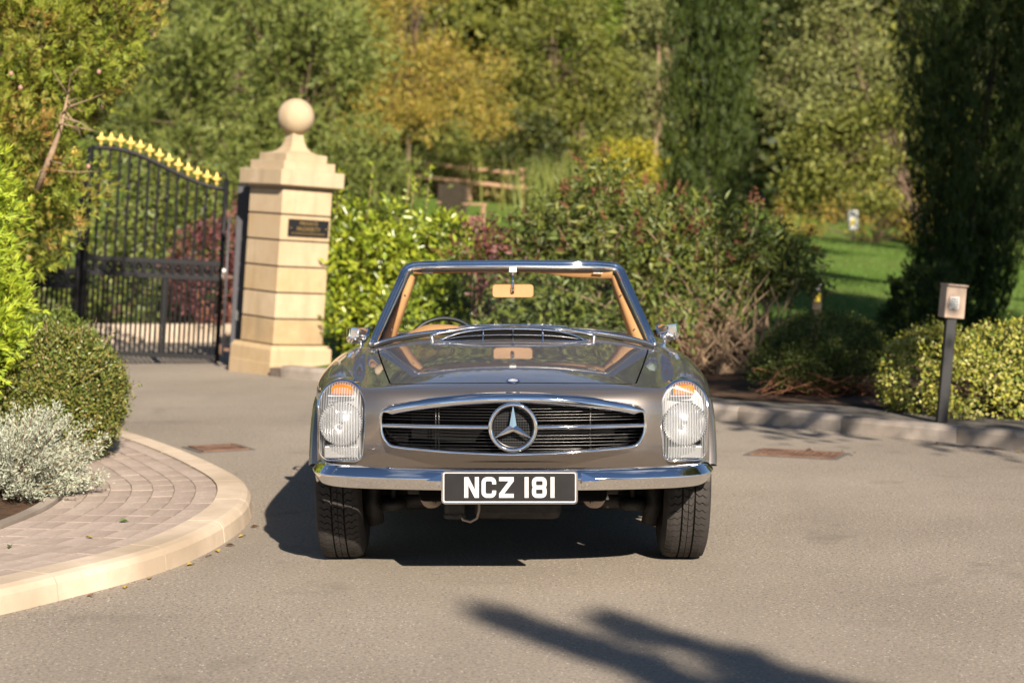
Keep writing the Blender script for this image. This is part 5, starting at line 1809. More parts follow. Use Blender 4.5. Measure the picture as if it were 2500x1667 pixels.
def conifer(name, label, loc, blobs, mat, ncl, per, Ln, W, rc=.06, out=.8, up=.35, k=7, spread=.9, trunk_top=None, tr=.09, bark='bark', shell=(.75, 1.02), cat='tree', group=None, flat=1.0, rnd=.55, zmin=None, lob=None):
    r_ = plant_root(name, label, cat, loc, group)
    P, U, Cn, Un = clumps(blobs, ncl, per, rc, shell, flat, zmin, lob)
    D = unit(U * out + rand_unit(len(P)) * rnd + np.array((0, 0, up)))
    Nn = unit(rand_unit(len(P)) * .7 + U * .5)
    P2, D2, N2, L2 = fans(P, D, Nn, rng.uniform(.7, 1.2, len(P)) * Ln, k, spread)
    cr = foliage('crown', P2, D2, N2, L2, W, mat, r_, .12, .5)
    if trunk_top is not None:
        lim = Cn[rng.choice(len(Cn), min(24, len(Cn)), replace=False)]
        trunk(r_, loc, trunk_top, tr, M[bark], lim)
    return r_
conifer('thuja_tree', 'bright lime-green feathery thuja at the end of the paved bed', (-3.3, 10.4, .09),
        [(-3.36, 10.4, 1.15, .52, .5, .65), (-3.22, 10.2, .62, .40, .45, .48), (-3.20, 10.4, 1.60, .34, .4, .46), (-3.13, 10.3, 1.08, .34, .4, .46)], G['thuja'], 1500, 8, .068, .008, .045, .75, .35, 9, 1.0, (-3.3, 10.4, 1.6), .05, lob=(16, .3, .5, 1.1))
conifer('cedar_tree', 'large conifer with brown-tipped sprays and small cones beside the gate', (-4.1, 13.7, .09),
        [(-3.75, 13.6, 3.35, 1.12, 1.0, .95), (-3.55, 13.5, 2.75, .72, .8, .7), (-3.75, 13.4, 2.1, .82, .9, .75), (-3.88, 13.3, 1.5, .80, .85, .6), (-4.0, 13.3, 1.0, .74, .8, .55), (-4.6, 13.6, 2.8, 1.0, 1, 1.6)],
        G['cedar'], 3900, 8, .078, .009, .06, .7, .3, 8, 1.0, (-3.9, 13.7, 3.6), .12, lob=(30, .24, .44, 1.0), zmin=1.1)
def cedar_extras():
    root = [o for o in bpy.data.objects if o.name == 'cedar_tree'][0]
    loc = np.array(root.location)
    mb = MB()
    L0 = [Vector(p) - root.location for p in ((-3.24, 12.62, 1.66), (-3.13, 12.56, 1.90), (-3.06, 12.55, 2.08), (-3.00, 12.52, 2.34))]
    mb.tube(L0, [.026, .021, .013, .005], 7)
    for k in range(26):
        s_ = rng.uniform(.15, .95); a = L0[1].lerp(L0[3], s_) if s_ > .4 else L0[0].lerp(L0[1], s_ * 2.2)
        d = Vector(rng.normal(size=3)) * .10 + Vector((.06, -.02, .05))
        mb.tube([a, a + d * .6 + Vector(rng.normal(size=3)) * .015, a + d], [.0055, .0035, .0015], 4)
    mb.build('dead_limb', M['bark_pale'], root, fix=False)
    blobs = [(-3.55, 13.5, 2.9, .85, .95, .8), (-3.75, 13.4, 2.1, .8, .9, .75)]
    P, U, Cn, Un = clumps(blobs, 42, 1, .01, (1.0, 1.04))
    mb = MB()
    for p in P:
        if p[1] > 13.6: continue
        mb.lathe([(0, -.018), (.014, -.01), (.016, .004), (.009, .016), (0, .02)], 7, Matrix.Translation(p - loc))
    tag(mb.build('cones', simple('young_cone', (.33, .19, .14), .8), root, fix=False), kind='stuff')
cedar_extras()

# ---- right border
def laurel():
    loc = (-1.05, 18.1, .09); r_ = plant_root('laurel_hedge', 'glossy bright green laurel hedge growing beside the stone pillar', 'hedge', loc)
    blobs = [(-1.42, 18.45, .95, .50, .6, .88), (-1.05, 18.2, .85, .55, .6, .88), (-.62, 18.0, .80, .45, .55, .80), (-.40, 17.8, .62, .36, .5, .62), (-1.24, 17.95, .50, .48, .5, .50), (-.9, 17.75, .42, .5, .5, .42)]
    P, U, Cn, Un = clumps(blobs, 1900, 11, .05, (.80, 1.05), zmin=.1, lob=(26, .2, .36, 1.0))
    D, Nn = broad(P, U, .8, .1, .8)
    Ln = rng.uniform(.06, .105, len(P)); foliage('leaves', P, D, Nn, Ln, Ln * .40, G['laurel'], r_, .25)
    twig_tubes('stems', [(-1.5, 18.3, .1), (-1.0, 18.1, .1), (-.6, 18.0, .1)], Cn[rng.choice(len(Cn), 70, replace=False)], .014, .003, M['bark'], r_, .1)
    # tall young shoots above the hedge
    for i, (x, z) in enumerate(((-1.03, 2.0), (-.98, 1.9), (-.83, 2.02), (-1.4, 2.02), (-1.72, 1.95))):
        a = np.array((x - .04, 18.3, 1.45)); b = np.array((x + .03, 18.25, z))
        mb = MB(); mb.tube([Vector(a) - r_.location, Vector(b) - r_.location], [.006, .002], 5); mb.build('shoot', M['bark_pale'], r_, fix=False)
        n = 26; t = rng.uniform(.1, 1.0, n)[:, None]; P2 = a * (1 - t) + b * t
        foliage('shoot_leaves', P2, rand_unit(n) * .8 + np.array((0, 0, .6)), rand_unit(n), rng.uniform(.05, .085, n), .028, G['laurel'], r_, .2)
laurel()

def buddleja():
    loc = (1.15, 16.5, .10); r_ = plant_root('butterfly_bush', 'wide untidy butterfly bush with brown spent flower spikes and bare stems', 'shrub', loc)
    blobs = [(.10, 16.9, 1.05, .62, .6, .62), (.30, 16.5, .62, .60, .55, .55), (.75, 16.7, 1.40, .62, .65, .62), (1.25, 16.5, 1.15, .68, .6, .62), (1.75, 16.5, 1.25, .62, .6, .48), (2.22, 16.5, 1.08, .50, .55, .42), (.95, 16.3, .62, .55, .5, .48), (2.52, 16.4, .98, .28, .4, .30)]
    P, U, Cn, Un = clumps(blobs, 2300, 10, .06, (.70, 1.12), zmin=.25, lob=(22, .18, .42, .8))
    keep = ~((P[:, 0] > 1.45) & (P[:, 2] < .78 + .1 * rng.random(len(P))))
    P, U = P[keep], U[keep]
    D = unit(U * .6 + rand_unit(len(P)) * .95 + np.array((0, 0, -.25))); Nn = unit(rand_unit(len(P)) + np.array((0, 0, .5)) + U * .3)
    Ln = .038 + .085 * rng.random(len(P)) ** 1.5; foliage('leaves', P, D, Nn, Ln, Ln * rng.uniform(.2, .36, len(P)), G['buddleja'], r_, .3)
    # stems
    bases = [(.3, 16.5, .1), (.8, 16.5, .1), (1.35, 16.35, .1), (1.75, 16.3, .1), (2.1, 16.3, .1), (2.35, 16.4, .1)]
    up = Cn[(Cn[:, 2] > .9)]
    twig_tubes('stems', bases, up[rng.choice(len(up), 95, replace=False)], .015, .004, M['bark_pale'], r_, .12, 6)
    lo = np.stack([rng.uniform(1.2, 2.5, 64), rng.uniform(15.9, 16.5, 64), rng.uniform(.6, 1.05, 64)], 1)
    twig_tubes('bare_stems', [(1.5 + .1 * i, 16.1 + .04 * (i % 3), .1) for i in range(9)], lo, .0075, .003, M['bark_pale'], r_, .10, 6)
    fl = np.stack([rng.uniform(.7, 1.7, 22), rng.uniform(15.3, 15.9, 22), rng.uniform(.35, .85, 22)], 1)
    twig_tubes('red_stems', [(1.55, 16.1, .1), (1.3, 16.2, .2)], fl, .006, .002, M['bark_red'], r_, .16, 6)
    # small leaf tufts on the bare stems
    q = np.repeat(np.concatenate([lo, fl])[rng.choice(len(lo) + len(fl), 70, replace=False)], 14, axis=0); q = q + rng.normal(size=q.shape) * .06
    foliage('tufts', q, rand_unit(len(q)) + np.array((0, 0, -.2)), rand_unit(len(q)), rng.uniform(.06, .11, len(q)), .026, G['buddleja'], r_, .3)
    # spent spikes
    k = [i for i in range(len(Cn)) if Cn[i, 2] > 1.05 and Un[i, 2] > -.1]
    k = rng.choice(k, 170, replace=False)
    Ps, Ds = [], []
    for i in k:
        a = Cn[i] + Un[i] * .05; d = unit(Un[i] * .8 + np.array((0, 0, .45)) + rng.normal(size=3) * .35); L_ = rng.uniform(.09, .2)
        m_ = 34; t = rng.random(m_)
        ax = a + d * (t * L_)[:, None] + np.array((0, 0, -.25)) * ((t * L_) ** 2)[:, None] * 3
        Ps.append(ax + rng.normal(size=(m_, 3)) * .007); Ds.append(rand_unit(m_) * .7 + d * .7)
    Ps = np.concatenate(Ps); Ds = np.concatenate(Ds)
    foliage('flower_spikes', Ps, Ds, rand_unit(len(Ps)), .026, .013, G['seed'], r_, .2)
buddleja()

def simple_bush(name, label, loc, blobs, mat, ncl, per, size, asp=.5, rc=.06, cat='shrub', shell=(.75, 1.04), up=.2, stems=40, bark='bark', zmin=None, group=None, lob=None):
    r_ = plant_root(name, label, cat, loc, group)
    P, U, Cn, Un = clumps(blobs, ncl, per, rc, shell, zmin=zmin, lob=lob)
    D, Nn = broad(P, U, .6, up, .85)
    Ln = rng.uniform(.65, 1.25, len(P)) * size
    foliage('leaves', P, D, Nn, Ln, Ln * asp, mat, r_, .22)
    if stems: twig_tubes('stems', tuple(loc), Cn[rng.choice(len(Cn), min(stems, len(Cn)), replace=False)], .012, .003, M[bark], r_, .15)
    return r_
simple_bush('purple_shrub', 'small dark purple-leaved shrub between the laurel hedge and the butterfly bush', (-.22, 16.95, .1), [(-.30, 16.95, 1.22, .16, .2, .24), (-.12, 16.8, 1.0, .2, .22, .26)], G['purple'], 90, 12, .06, .45, .06)
lb = simple_bush('low_evergreen', 'low dark evergreen mound with brown bare skirts by the kerb', (2.48, 14.5, .1), [(2.48, 14.55, .36, .48, .42, .36), (2.22, 14.45, .28, .34, .36, .30), (2.74, 14.4, .26, .30, .36, .28)], G['lowdark'], 1700, 13, .028, .4, .03, shell=(.88, 1.01), zmin=.2)
sk = np.stack([rng.uniform(1.85, 2.95, 130), rng.uniform(13.85, 14.45, 130), rng.uniform(.13, .30, 130)], 1)
twig_tubes('bare_skirt', [(2.2, 14.45, .12), (2.45, 14.5, .12), (2.7, 14.45, .12)], sk, .006, .002, M['bark_red'], lb, .25)
simple_bush('variegated_hedge', 'dense golden variegated hedge behind the keypad post', (3.5, 12.95, .1), [(3.04, 13.1, .34, .42, .36, .35), (3.5, 12.9, .36, .46, .40, .37), (4.05, 12.6, .36, .55, .45, .37), (3.3, 12.75, .26, .42, .30, .27), (4.8, 12.2, .36, .6, .45, .37)], G['varieg'], 2600, 13, .030, .62, .026, 'hedge', (.90, 1.01), zmin=.11)
conifer('dwarf_cypress', 'dark rounded dwarf conifer at the foot of the tall leaning cypress', (3.98, 17.7, .15), [(3.98, 17.7, .52, .36, .42, .55), (3.86, 17.6, .35, .36, .4, .36)], G['cypress'], 420, 7, .075, .012, .04, .8, .4, 7, .9, cat='shrub')

def column(name, label, base, top, r0, r1, mat, n, Ln, W, lean=0.0, h_low=0.0):
    """columnar cypress: near-vertical sprays on a tapering column with vertical flutes"""
    r_ = plant_root(name, label, 'tree', base)
    b = np.array(base, float); t_ = np.array(top, float)
    m = 190
    ss = rng.random(m) ** .9 * 1.02; aa = np.arange(m) * 2.39996 + rng.normal(size=m) * .3
    rr = (r0 + (r1 - r0) * ss) * np.sqrt(rng.uniform(.12, 1.0, m))
    rr *= np.where(ss > .8, np.sqrt(np.maximum(.02, (1.04 - ss) / .24)), 1.0)
    H = np.linalg.norm(t_ - b)
    sc = b + (t_ - b) * ss[:, None] + np.stack([np.cos(aa), np.sin(aa), 0 * aa], 1) * rr[:, None]
    sr = rng.uniform(.10, .20, m) * (r0 + (r1 - r0) * ss) / .6; sh = rng.uniform(.45, 1.0, m)
    k = rng.integers(0, m, n); w = rng.uniform(-1, 1, n)
    u = rand_unit(n) * np.array((1, 1, 0)); u = unit(u)
    taper = np.sqrt(np.maximum(0, 1 - w ** 2)) * np.where(w > 0, 1 - .45 * w, 1.0)
    P = sc[k] + u * (sr[k] * taper * rng.uniform(.75, 1.1, n))[:, None] + np.array((0, 0, 1.0)) * (w * sh[k])[:, None] + ((t_ - b) / H - np.array((0, 0, 1.0))) * (w * sh[k])[:, None]
    P[:, 2] = np.maximum(P[:, 2], b[2] + .05)
    D = unit(np.array((0, 0, 1.0)) + u * .28 + rand_unit(n) * .34); Nn = unit(u + rand_unit(n) * .5)
    P2, D2, N2, L2 = fans(P, D, Nn, rng.uniform(.7, 1.3, n) * Ln, 6, .5)
    foliage('crown', P2, D2, N2, L2, W, mat, r_, .1, .5)
    trunk(r_, base, tuple(b * .15 + t_ * .85), r0 * .12, M['wood_dark'])
    return r_
column('cypress_tree', 'tall dark fluted cypress column standing behind the butterfly bush', (2.75, 26.0, terrain(2.75, 26)), (2.9, 26.2, 6.8), .66, .60, G['cypress'], 19000, .13, .0125)
column('cypress_tree', 'broad dark cypress leaning over the lawn behind the keypad post', (4.68, 19.7, terrain(4.68, 19.7)), (5.42, 19.9, 5.2), .42, 1.0, G['cypress'], 22000, .11, .0115)

def weeper():
    loc = (7.6, 23.0, terrain(7.6, 23)); r_ = plant_root('weeping_tree', 'weeping tree with thin drooping strands beside the leaning cypress', 'tree', loc)
    n = 190; x = rng.uniform(4.65, 6.6, n); y = rng.uniform(22.2, 23.6, n); z1 = rng.uniform(4.2, 5.6, n); Ls = rng.uniform(1.2, 2.6, n)
    trunk(r_, loc, (7.0, 23, 5.2), .14, M['bark'], [(x[i], y[i], z1[i]) for i in range(40)])
    per = 55; t = rng.random((n, per))
    P = np.stack([x[:, None] + .05 * np.sin(t * 5 + x[:, None] * 9), y[:, None] + 0 * t, z1[:, None] - t * Ls[:, None]], -1).reshape(-1, 3) + rng.normal(size=(n * per, 3)) * .02
    foliage('crown', P, rand_unit(len(P)) * .5 + np.array((0, 0, -1.0)), rand_unit(len(P)), rng.uniform(.06, .12, len(P)), .018, G['dark'], r_, .1)
weeper()

# ---- behind the gate
simple_bush('purple_hedge', 'reddish purple hedge seen through the iron gate beside the pillar', (-3.55, 22.9, .0), [(-3.3, 23.2, 1.0, .55, .5, .75), (-3.8, 23.2, .8, .5, .5, .62), (-3.1, 23.0, .7, .5, .45, .6), (-3.5, 22.95, .5, .6, .4, .45)], G['purple'], 700, 10, .075, .5, .06, 'hedge', bark='bark_red')
simple_bush('green_hedge', 'mixed green hedge behind the drive seen through the iron gates', (-5.2, 24.5, .0), [(-4.5, 24.6, 1.3, .8, .6, 1.0), (-5.5, 24.6, 1.4, .9, .6, 1.1), (-6.5, 24.6, 1.3, .9, .6, 1.1), (-4.9, 24.2, .7, .9, .5, .6), (-6.0, 24.2, .7, .9, .5, .6)], G['buddleja'], 900, 10, .095, .5, .09, 'hedge', zmin=.05)

LIGHT = 'trees closing the back of the garden'
def bgconifer(label, x, y, blobs, ncl, per, Ln, mat='conifer', name='conifer_tree', k=6, rc=.16):
    z = terrain(x, y)
    zt = max(b[2] for b in blobs)
    return conifer(name, label, (x, y, z), blobs, G[mat], int(ncl * 1.5), per, Ln * .72, Ln * .085, rc * .8, .7, .35, k, .8, (x, y, zt), .13, lob=(13, .28, .5, .9))
bgconifer('feathery green conifer rising directly behind the gate leaf and drop post', -4.7, 27, [(-4.7, 27, 2.6, .85, .9, 1.4), (-4.55, 26.8, 3.7, .6, .7, 1.0), (-5.1, 26.9, 1.8, .9, .8, 1.0), (-4.2, 26.6, 1.7, .6, .6, .9)], 620, 8, .20)
bgconifer('broad spreading conifer with a dark hollow behind the ball finial', -3.3, 29, [(-3.7, 29, 3.6, .9, 1.0, .7), (-3.1, 28.6, 4.4, 1.2, 1.0, .62), (-2.4, 28.5, 3.9, .7, .8, .5), (-3.7, 28.8, 2.4, .85, .9, .8), (-4.1, 29.2, 4.9, 1.1, 1, .8), (-2.9, 28.8, 1.9, .9, .8, .8)], 800, 8, .21)
bgconifer('low feathery conifer showing between the pillar cap and the rail fence', -2.3, 28, [(-2.35, 27.8, 2.3, .62, .6, .62), (-1.95, 27.6, 1.9, .55, .6, .55), (-2.6, 28, 1.5, .8, .6, .8)], 330, 8, .18)

def limbs_tree(name, label, base, blobs, mat, ncl, per, size, asp=.5, rc=.22, tr=.16, bark='bark', shell=(.6, 1.05), up=.0, group=None, lob=(15, .24, .46, .62), dens=1.9, scl=.68):
    z = terrain(base[0], base[1]); loc = (base[0], base[1], z)
    r_ = plant_root(name, label, 'tree', loc, group)
    ncl = int(ncl * dens); size = size * scl; rc = rc * .8
    P, U, Cn, Un = clumps(blobs, ncl, per, rc, shell, lob=lob)
    D, Nn = broad(P, U, .5, up, .9)
    Ln = rng.uniform(.65, 1.3, len(P)) * size
    foliage('crown', P, D, Nn, Ln, Ln * asp, mat, r_, .22)
    b0 = max(blobs, key=lambda b: b[2])
    trunk(r_, loc, (b0[0], b0[1], b0[2]), tr, M[bark], Cn[rng.choice(len(Cn), min(40, len(Cn)), replace=False)])
    return r_
limbs_tree('willow_tree', 'golden autumn willow with orange twigs above the rail fence', (-2.4, 43), [(-2.6, 43, 5.4, 1.6, 1.3, 1.5), (-1.4, 42.6, 5.0, 1.3, 1.2, 1.2), (-.7, 42.6, 4.2, .8, 1, .8), (-3.2, 42.8, 4.0, 1.0, 1, .9), (-2.0, 42.4, 3.9, 1.1, 1, .8), (-2.3, 43, 7.2, 2.0, 1.4, 1.1)], G['gold'], 900, 14, .15, .26, .17, .08, 'bark', up=-.5)
limbs_tree('olive_tree', 'rounded olive-green tree in the middle of the garden backdrop', (1.2, 47), [(.4, 47, 5.0, 1.4, 1.3, 1.2), (1.6, 46.6, 4.6, 1.2, 1.2, 1.0), (1.0, 46.8, 6.4, 1.7, 1.3, 1.2), (2.3, 46.8, 5.0, .9, 1, 1.0), (0.2, 46.4, 3.9, 1.2, 1, .7), (1.9, 46.4, 3.6, 1.1, 1, .6)], G['olive'], 800, 13, .16, .5, .19)
limbs_tree('poplar_tree', 'fresh green tree top showing above the olive-green tree', (2.0, 56), [(1.6, 56, 7.2, 1.5, 1.3, 1.7), (2.4, 56, 8.6, 1.4, 1.3, 1.4)], G['fresh'], 420, 13, .19, .6, .22)
limbs_tree('dark_tree', 'dark tree behind the tall cypress column', (4.6, 60), [(4.2, 60, 8.0, 2.0, 1.5, 1.9), (5.8, 60, 7.2, 1.9, 1.5, 2.0), (3.9, 60, 5.4, 1.6, 1.3, 1.6)], G['dark'], 560, 12, .24, .55, .28)
limbs_tree('birch_tree', 'thin pale-trunked tree left of the tall cypress column', (3.9, 50), [(3.6, 50, 5.6, .9, .9, .9), (4.1, 50, 4.5, .8, .8, .8), (3.4, 50, 4.0, .6, .7, .6), (3.9, 49.6, 6.9, 1.0, .9, .9)], G['pale'], 330, 11, .15, .6, .17, .10, 'bark_pale')
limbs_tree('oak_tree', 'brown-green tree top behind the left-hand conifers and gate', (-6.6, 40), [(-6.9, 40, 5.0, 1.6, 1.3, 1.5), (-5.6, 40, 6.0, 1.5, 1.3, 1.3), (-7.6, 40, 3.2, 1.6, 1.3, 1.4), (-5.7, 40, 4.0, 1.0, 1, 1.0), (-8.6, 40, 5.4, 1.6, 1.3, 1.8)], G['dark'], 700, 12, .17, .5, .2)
limbs_tree('ash_tree', 'pale olive tree between the two cypresses', (8.9, 39), [(6.6, 39, 5.2, 1.3, 1.2, 1.1), (7.6, 39, 4.6, 1.1, 1.1, 1.1), (5.9, 38.6, 4.2, .8, .9, .8), (6.4, 38.6, 6.6, 1.5, 1.2, .9)], G['pale'], 620, 13, .14, .5, .17, .09)
limbs_tree('maple_tree', 'bushy green tree with rounded clumps above the far lawn sign', (8.0, 35), [(6.3, 35, 3.3, .55, .7, .45), (6.9, 34.8, 2.7, .55, .7, .38), (6.1, 34.8, 2.35, .5, .7, .35), (6.75, 34.6, 1.95, .6, .7, .26), (5.6, 35, 3.0, .5, .7, .6), (5.5, 34.9, 2.1, .4, .6, .4), (7.1, 35, 3.6, .5, .7, .4)], G['olive'], 380, 12, .12, .7, .15, .05)
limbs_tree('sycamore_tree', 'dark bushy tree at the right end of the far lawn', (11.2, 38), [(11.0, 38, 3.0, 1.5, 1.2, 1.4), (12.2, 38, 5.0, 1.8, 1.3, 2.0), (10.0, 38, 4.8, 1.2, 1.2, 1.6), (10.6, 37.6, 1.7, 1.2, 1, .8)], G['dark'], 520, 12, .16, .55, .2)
limbs_tree('far_tree', 'far green tree filling the gap left of the golden willow', (-5.0, 55), [(-5.0, 55, 6.0, 2.2, 1.6, 2.2), (-3.4, 55, 8.2, 2.0, 1.6, 1.6), (-6.4, 55, 8.4, 2.2, 1.6, 1.8)], G['olive'], 560, 12, .23, .55, .28)
for i, (x, zc, lab) in enumerate(((-15, 5, 'far woodland tree behind the drive beyond the left gate leaf'), (-10.5, 6, 'far woodland tree behind the brown-green tree'), (-1.0, 5.5, 'far woodland tree hidden behind the golden willow'), (8.6, 6, 'far woodland tree behind the pale olive tree'), (4.0, 6, 'far woodland tree behind the dark tree'), (-6.0, 6, 'far woodland tree behind the green tree left of the willow'), (13.5, 6, 'far woodland tree behind the leaning cypress'))):
    limbs_tree('woodland_tree', lab, (x, 61), [(x, 61, zc, 2.8, 2, 2.6), (x + 1.6, 60.6, zc + 2.6, 2.6, 1.8, 2.2), (x - 1.5, 61, zc + 2.3, 2.6, 1.8, 2.4), (x + .3, 61.5, zc + 5.2, 2.8, 1.8, 2.4), (x, 60.6, zc - 2.6, 2.4, 1.8, 1.6), (x - 1.2, 62, zc + 8.2, 3.0, 1.8, 2.6), (x + 1.5, 62, zc + 9.4, 2.6, 1.8, 2.0)], G['dark'] if i % 2 else G['olive'], 1000, 12, .55, .65, .42, .22, group='woodland behind the garden')
wood = [o for o in bpy.data.objects if o.name.startswith('woodland_tree')]
for i, (x, y, rz, sc, lab) in enumerate(((-21, 58, 1.1, 1.0, 'far woodland tree well left of the drive'), (-27, 52, 2.0, 1.05, 'far woodland tree at the left end of the bank'), (-18, 44, 3.2, .8, 'woodland tree on the grass left of the gates'),
                                      (-13, 34, 4.4, .6, 'smaller woodland tree beyond the left gate leaf'), (19, 58, .7, 1.0, 'far woodland tree right of the lawn'), (25, 50, 2.6, 1.0, 'far woodland tree at the right end of the bank'), (18, 40, 5.0, .75, 'woodland tree on the grass right of the leaning cypress'))):
    srcw = wood[i % len(wood)]
    c = srcw.copy(); C.objects.link(c); c.location = (x, y, terrain(x, y)); c.rotation_euler = (0, 0, rz); c.scale = (sc, sc, sc); c['label'] = lab
    for ch in list(srcw.children):
        k = ch.copy(); C.objects.link(k); k.parent = c
# shrubs along the fence
simple_bush('fence_shrub', 'yellow-green shrub behind the rail fence below the golden willow', (-1.7, 46, terrain(-1.7, 46)), [(-1.7, 46, 3.4, .8, .7, .7), (-1.1, 46, 3.0, .7, .7, .5), (-2.3, 46, 3.1, .6, .6, .6)], G['reed'], 300, 12, .13, .35, .12)
simple_bush('fence_shrub', 'dark bush in the hollow behind the rail fence', (.3, 47.5, terrain(.3, 47.5)), [(.2, 45.6, 3.4, 1.0, .7, .7), (-2.9, 45.2, 3.0, .7, .7, .8)], G['dark'], 260, 12, .14, .5, .14)
simple_bush('yellow_shrub', 'bright yellow shrub left of the tall cypress column', (2.6, 36, terrain(2.6, 36)), [(2.45, 36, 2.35, .5, .5, .62), (2.05, 36.2, 2.6, .42, .4, .45)], G['yellow'], 220, 12, .11, .4, .10)
simple_bush('far_shrub', 'yellowing shrub at the far edge of the lawn beside the white sign', (9.2, 47, terrain(9.2, 47)), [(9.1, 47, 1.9, .8, .6, .7), (10.2, 47, 1.8, .8, .6, .6), (7.6, 47.5, 1.8, .7, .6, .6)], G['gold'], 240, 12, .13, .35, .12)

def grass_clump(label, x, y, w, n, h, mat, stuff=False, name='tall_grass', z=None):
    z = terrain(x, y) if z is None else z
    r_ = plant_root(name, label, 'grass', (x, y, z))
    P = np.stack([rng.normal(x, w, n), rng.normal(y, w * .6, n), np.full(n, z)], 1)
    P[:, 2] = [terrain(a, b) for a, b in P[:, :2]]
    foliage('blades', P, rand_unit(n) * .22 + np.array((0, 0, 1.0)), rand_unit(n), rng.uniform(.6, 1.2, n) * h, .03, mat, r_, .1, .4)
    return r_
grass_clump('tall green and straw grass clump right of the rail fence', 1.4, 38.5, .55, 1500, 1.35, G['reed'])
grass_clump('second tall grass clump in front of the yellow shrub', 2.2, 37.0, .40, 900, 1.2, G['reed'])
# rough dry grass behind the fence: uncountable
n = 9000
gx = rng.uniform(-4.2, 2.2, n); gy = rng.uniform(46.0, 49.0, n)
o = link('rough_grass', None)
bpy.data.objects.remove(o)
P = np.stack([gx, gy, [terrain(a, b) for a, b in zip(gx, gy)]], 1)
V, T = leaf_geo(P, rand_unit(n) * .3 + np.array((0, 0, 1.0)), rand_unit(n), rng.uniform(.3, .75, n), .035, .1, .4)
o = link('rough_grass', np_mesh('rough_grass', V, T), G['straw']); tag(o, 'dry straw-coloured rough grass behind the rail fence', 'grass', kind='stuff')
# mown grass blades on the lawn that shows between the shrubs
n = 60000
gx = rng.uniform(1.5, 11, n); gy = 16.5 + 30 * rng.random(n) ** 1.6
keep = (np.abs(gx) < gy * .30) ; gx, gy = gx[keep], gy[keep]; n = len(gx)
P = np.stack([gx, gy, [terrain(a, b) for a, b in zip(gx, gy)]], 1)
V, T = leaf_geo(P, rand_unit(n) * .6 + np.array((0, 0, 1.0)), rand_unit(n), rng.uniform(.03, .07, n), .010, .1, .4)
G['turf'] = leaf_mat('turf_blade', [(.045, .105, .012), (.08, .16, .018), (.12, .20, .03)], .6, .17)
o = link('lawn_grass', np_mesh('lawn_grass', V, T), G['turf']); tag(o, 'short mown grass of the shaded lawn', 'grass', kind='stuff')

# ---- trees beside and behind the viewpoint: they throw the shade on the right and the leaning shadow in front
limbs_tree('shade_tree', 'large leafy tree standing on the verge right of the drive', (8.2, 8.2), [(7.6, 8.6, 6.6, 2.0, 2.0, 1.9), (8.9, 8.2, 7.6, 2.0, 2.0, 2.0), (8.2, 9.0, 5.2, 1.9, 1.9, 1.3), (7.0, 9.3, 5.3, 1.1, 1.2, .9), (9.6, 9.0, 6.0, 1.8, 1.8, 1.8), (8.0, 8.6, 9.2, 1.6, 1.6, 1.3), (4.95, 6.0, 5.15, .75, .75, .6), (7.2, 4.4, 5.2, .9, .9, .6), (4.55, 5.1, 4.45, .5, .5, .28), (5.35, 4.2, 4.45, .5, .5, .28), (4.0, 5.9, 4.5, .4, .45, .25), (6.1, 3.4, 4.4, .5, .5, .28), (5.7, 6.9, 6.1, 1.1, 1.1, .9), (7.1, 6.2, 5.9, 1.3, 1.2, 1.0)], G['olive'], 1300, 13, .18, .6, .2, .25)
def leaning_conifer():
    loc = (4.7, -4.9, 0.0); r_ = plant_root('leaning_conifer', 'conifer with two leaning leaders on the verge behind the viewpoint', 'tree', loc)
    Ps, Ds = [], []
    def leader(a, b, ra, rb, n):
        a, b = np.array(a), np.array(b); t = rng.random(n)[:, None]; rad = (ra + (rb - ra) * t) * np.sqrt(rng.random((n, 1)))
        d = unit(b - a)
        Ps.append(a * (1 - t) + b * t + rand_unit(n) * rad); Ds.append(np.tile(d, (n, 1)) * .8 + rand_unit(n) * .5)
    leader((4.10, -4.7, 5.15), (3.45, -4.7, 6.42), .27, .03, 480)
    leader((4.40, -4.75, 5.35), (3.84, -4.75, 6.40), .20, .04, 320)
    leader((4.7, -4.9, .6), (4.25, -4.75, 5.3), .75, .30, 1500)
    P = np.concatenate(Ps); D = np.concatenate(Ds)
    P2, D2, N2, L2 = fans(P, D, rand_unit(len(P)), np.full(len(P), .16), 6, .7)
    foliage('crown', P2, D2, N2, L2, .026, G['cypress'], r_, .1)
    trunk(r_, loc, (3.7, -4.72, 6.1), .13, M['bark'])
leaning_conifer()
src = limbs_tree('verge_tree', 'tree on the far verge across the drive behind the viewpoint', (-9, -34), [(-9, -34, 4.5, 3.0, 2.6, 2.6), (-7, -34, 3.6, 2.2, 2.2, 2.0), (-10.8, -34, 3.6, 2.2, 2.2, 2.0)], G['olive'], 420, 12, .30, .6, .34, .3, group='trees on the far verge')
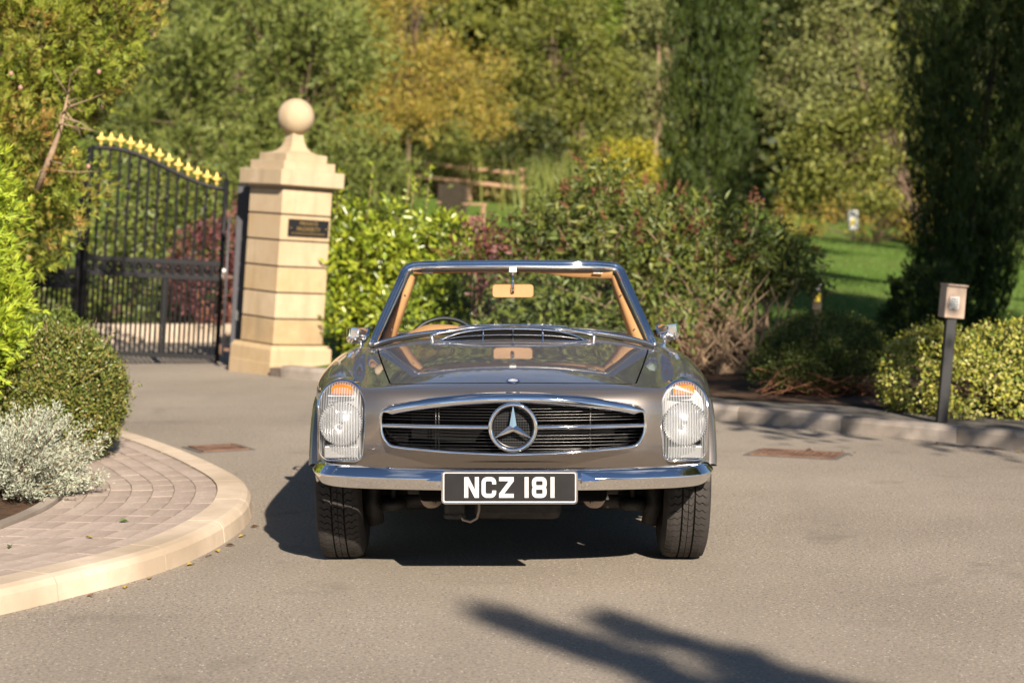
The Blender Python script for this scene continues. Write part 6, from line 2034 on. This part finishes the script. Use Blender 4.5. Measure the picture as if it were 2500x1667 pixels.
for x, y, rz, sc in ((-1.5, -38, 1.3, .9), (6.5, -36, 2.2, 1.05), (14, -33, .6, 1.15), (-18, -30, 4.0, 1.1), (22, -28, 5.0, 1.1), (-25, -20, 3.1, 1.0)):
    c = src.copy(); C.objects.link(c); c.location = (x, y, 0); c.rotation_euler = (0, 0, rz); c.scale = (sc, sc, sc)
    for ch in list(src.children):
        k = ch.copy(); C.objects.link(k); k.parent = c

# ------------------------------------------------------------------ fallen leaves
def leaf_litter():
    mats = [simple('fallen_leaf_' + n_, c_, .7) for n_, c_ in (('rust', (.22, .075, .03)), ('yellow', (.38, .26, .05)), ('brown', (.11, .06, .03)), ('green', (.07, .11, .03)))]
    mes = []
    for k in range(4):
        mb = MB(); h = .006 + .004 * k
        mb.add([(0, -.022, 0), (.013, 0, h), (0, .026, .002), (-.013, 0, h * .7), (0, 0, .001)], [(0, 1, 4), (1, 2, 4), (2, 3, 4), (3, 0, 4)])
        me = mb.mesh('fallen_leaf', False); me.materials.append(mats[k]); mes.append(me)
    spots = [(-1.60, 7.02), (-1.50, 7.18), (-1.44, 7.36), (-1.33, 7.66), (-1.29, 7.86), (-1.27, 7.98), (-1.24, 8.12), (-1.22, 8.36), (-1.20, 8.62), (2.75, 11.95), (2.9, 11.82), (3.05, 11.65), (2.95, 11.7), (3.15, 11.5), (1.9, 11.38), (2.05, 11.45), (1.85, 11.5), (2.1, 11.35)]
    rr = random.Random(3)
    for i, (x, y) in enumerate(spots):
        o = link('fallen_leaf', mes[rr.randrange(3)]); o.location = (x, y, .006 if i < 14 else .018); o.rotation_euler = (rr.uniform(-.2, .2), rr.uniform(-.2, .2), rr.uniform(0, 6.3))
        tag(o, 'small dry fallen leaf lying against the kerb on the tarmac', 'leaf', 'fallen leaves on the tarmac')
    for i, (x, y) in enumerate(((-2.05, 7.55), (-1.72, 8.2), (-1.78, 7.78))):
        o = link('fallen_leaf', mes[(3, 3, 1)[i]]); o.location = (x, y, .097); o.rotation_euler = (0, 0, i * 2.1)
        tag(o, 'small fallen leaf lying on the block paving', 'leaf', 'fallen leaves on the block paving')
leaf_litter()
print('TRIS', sum(len(o.data.polygons) for o in bpy.data.objects if o.type == 'MESH'))
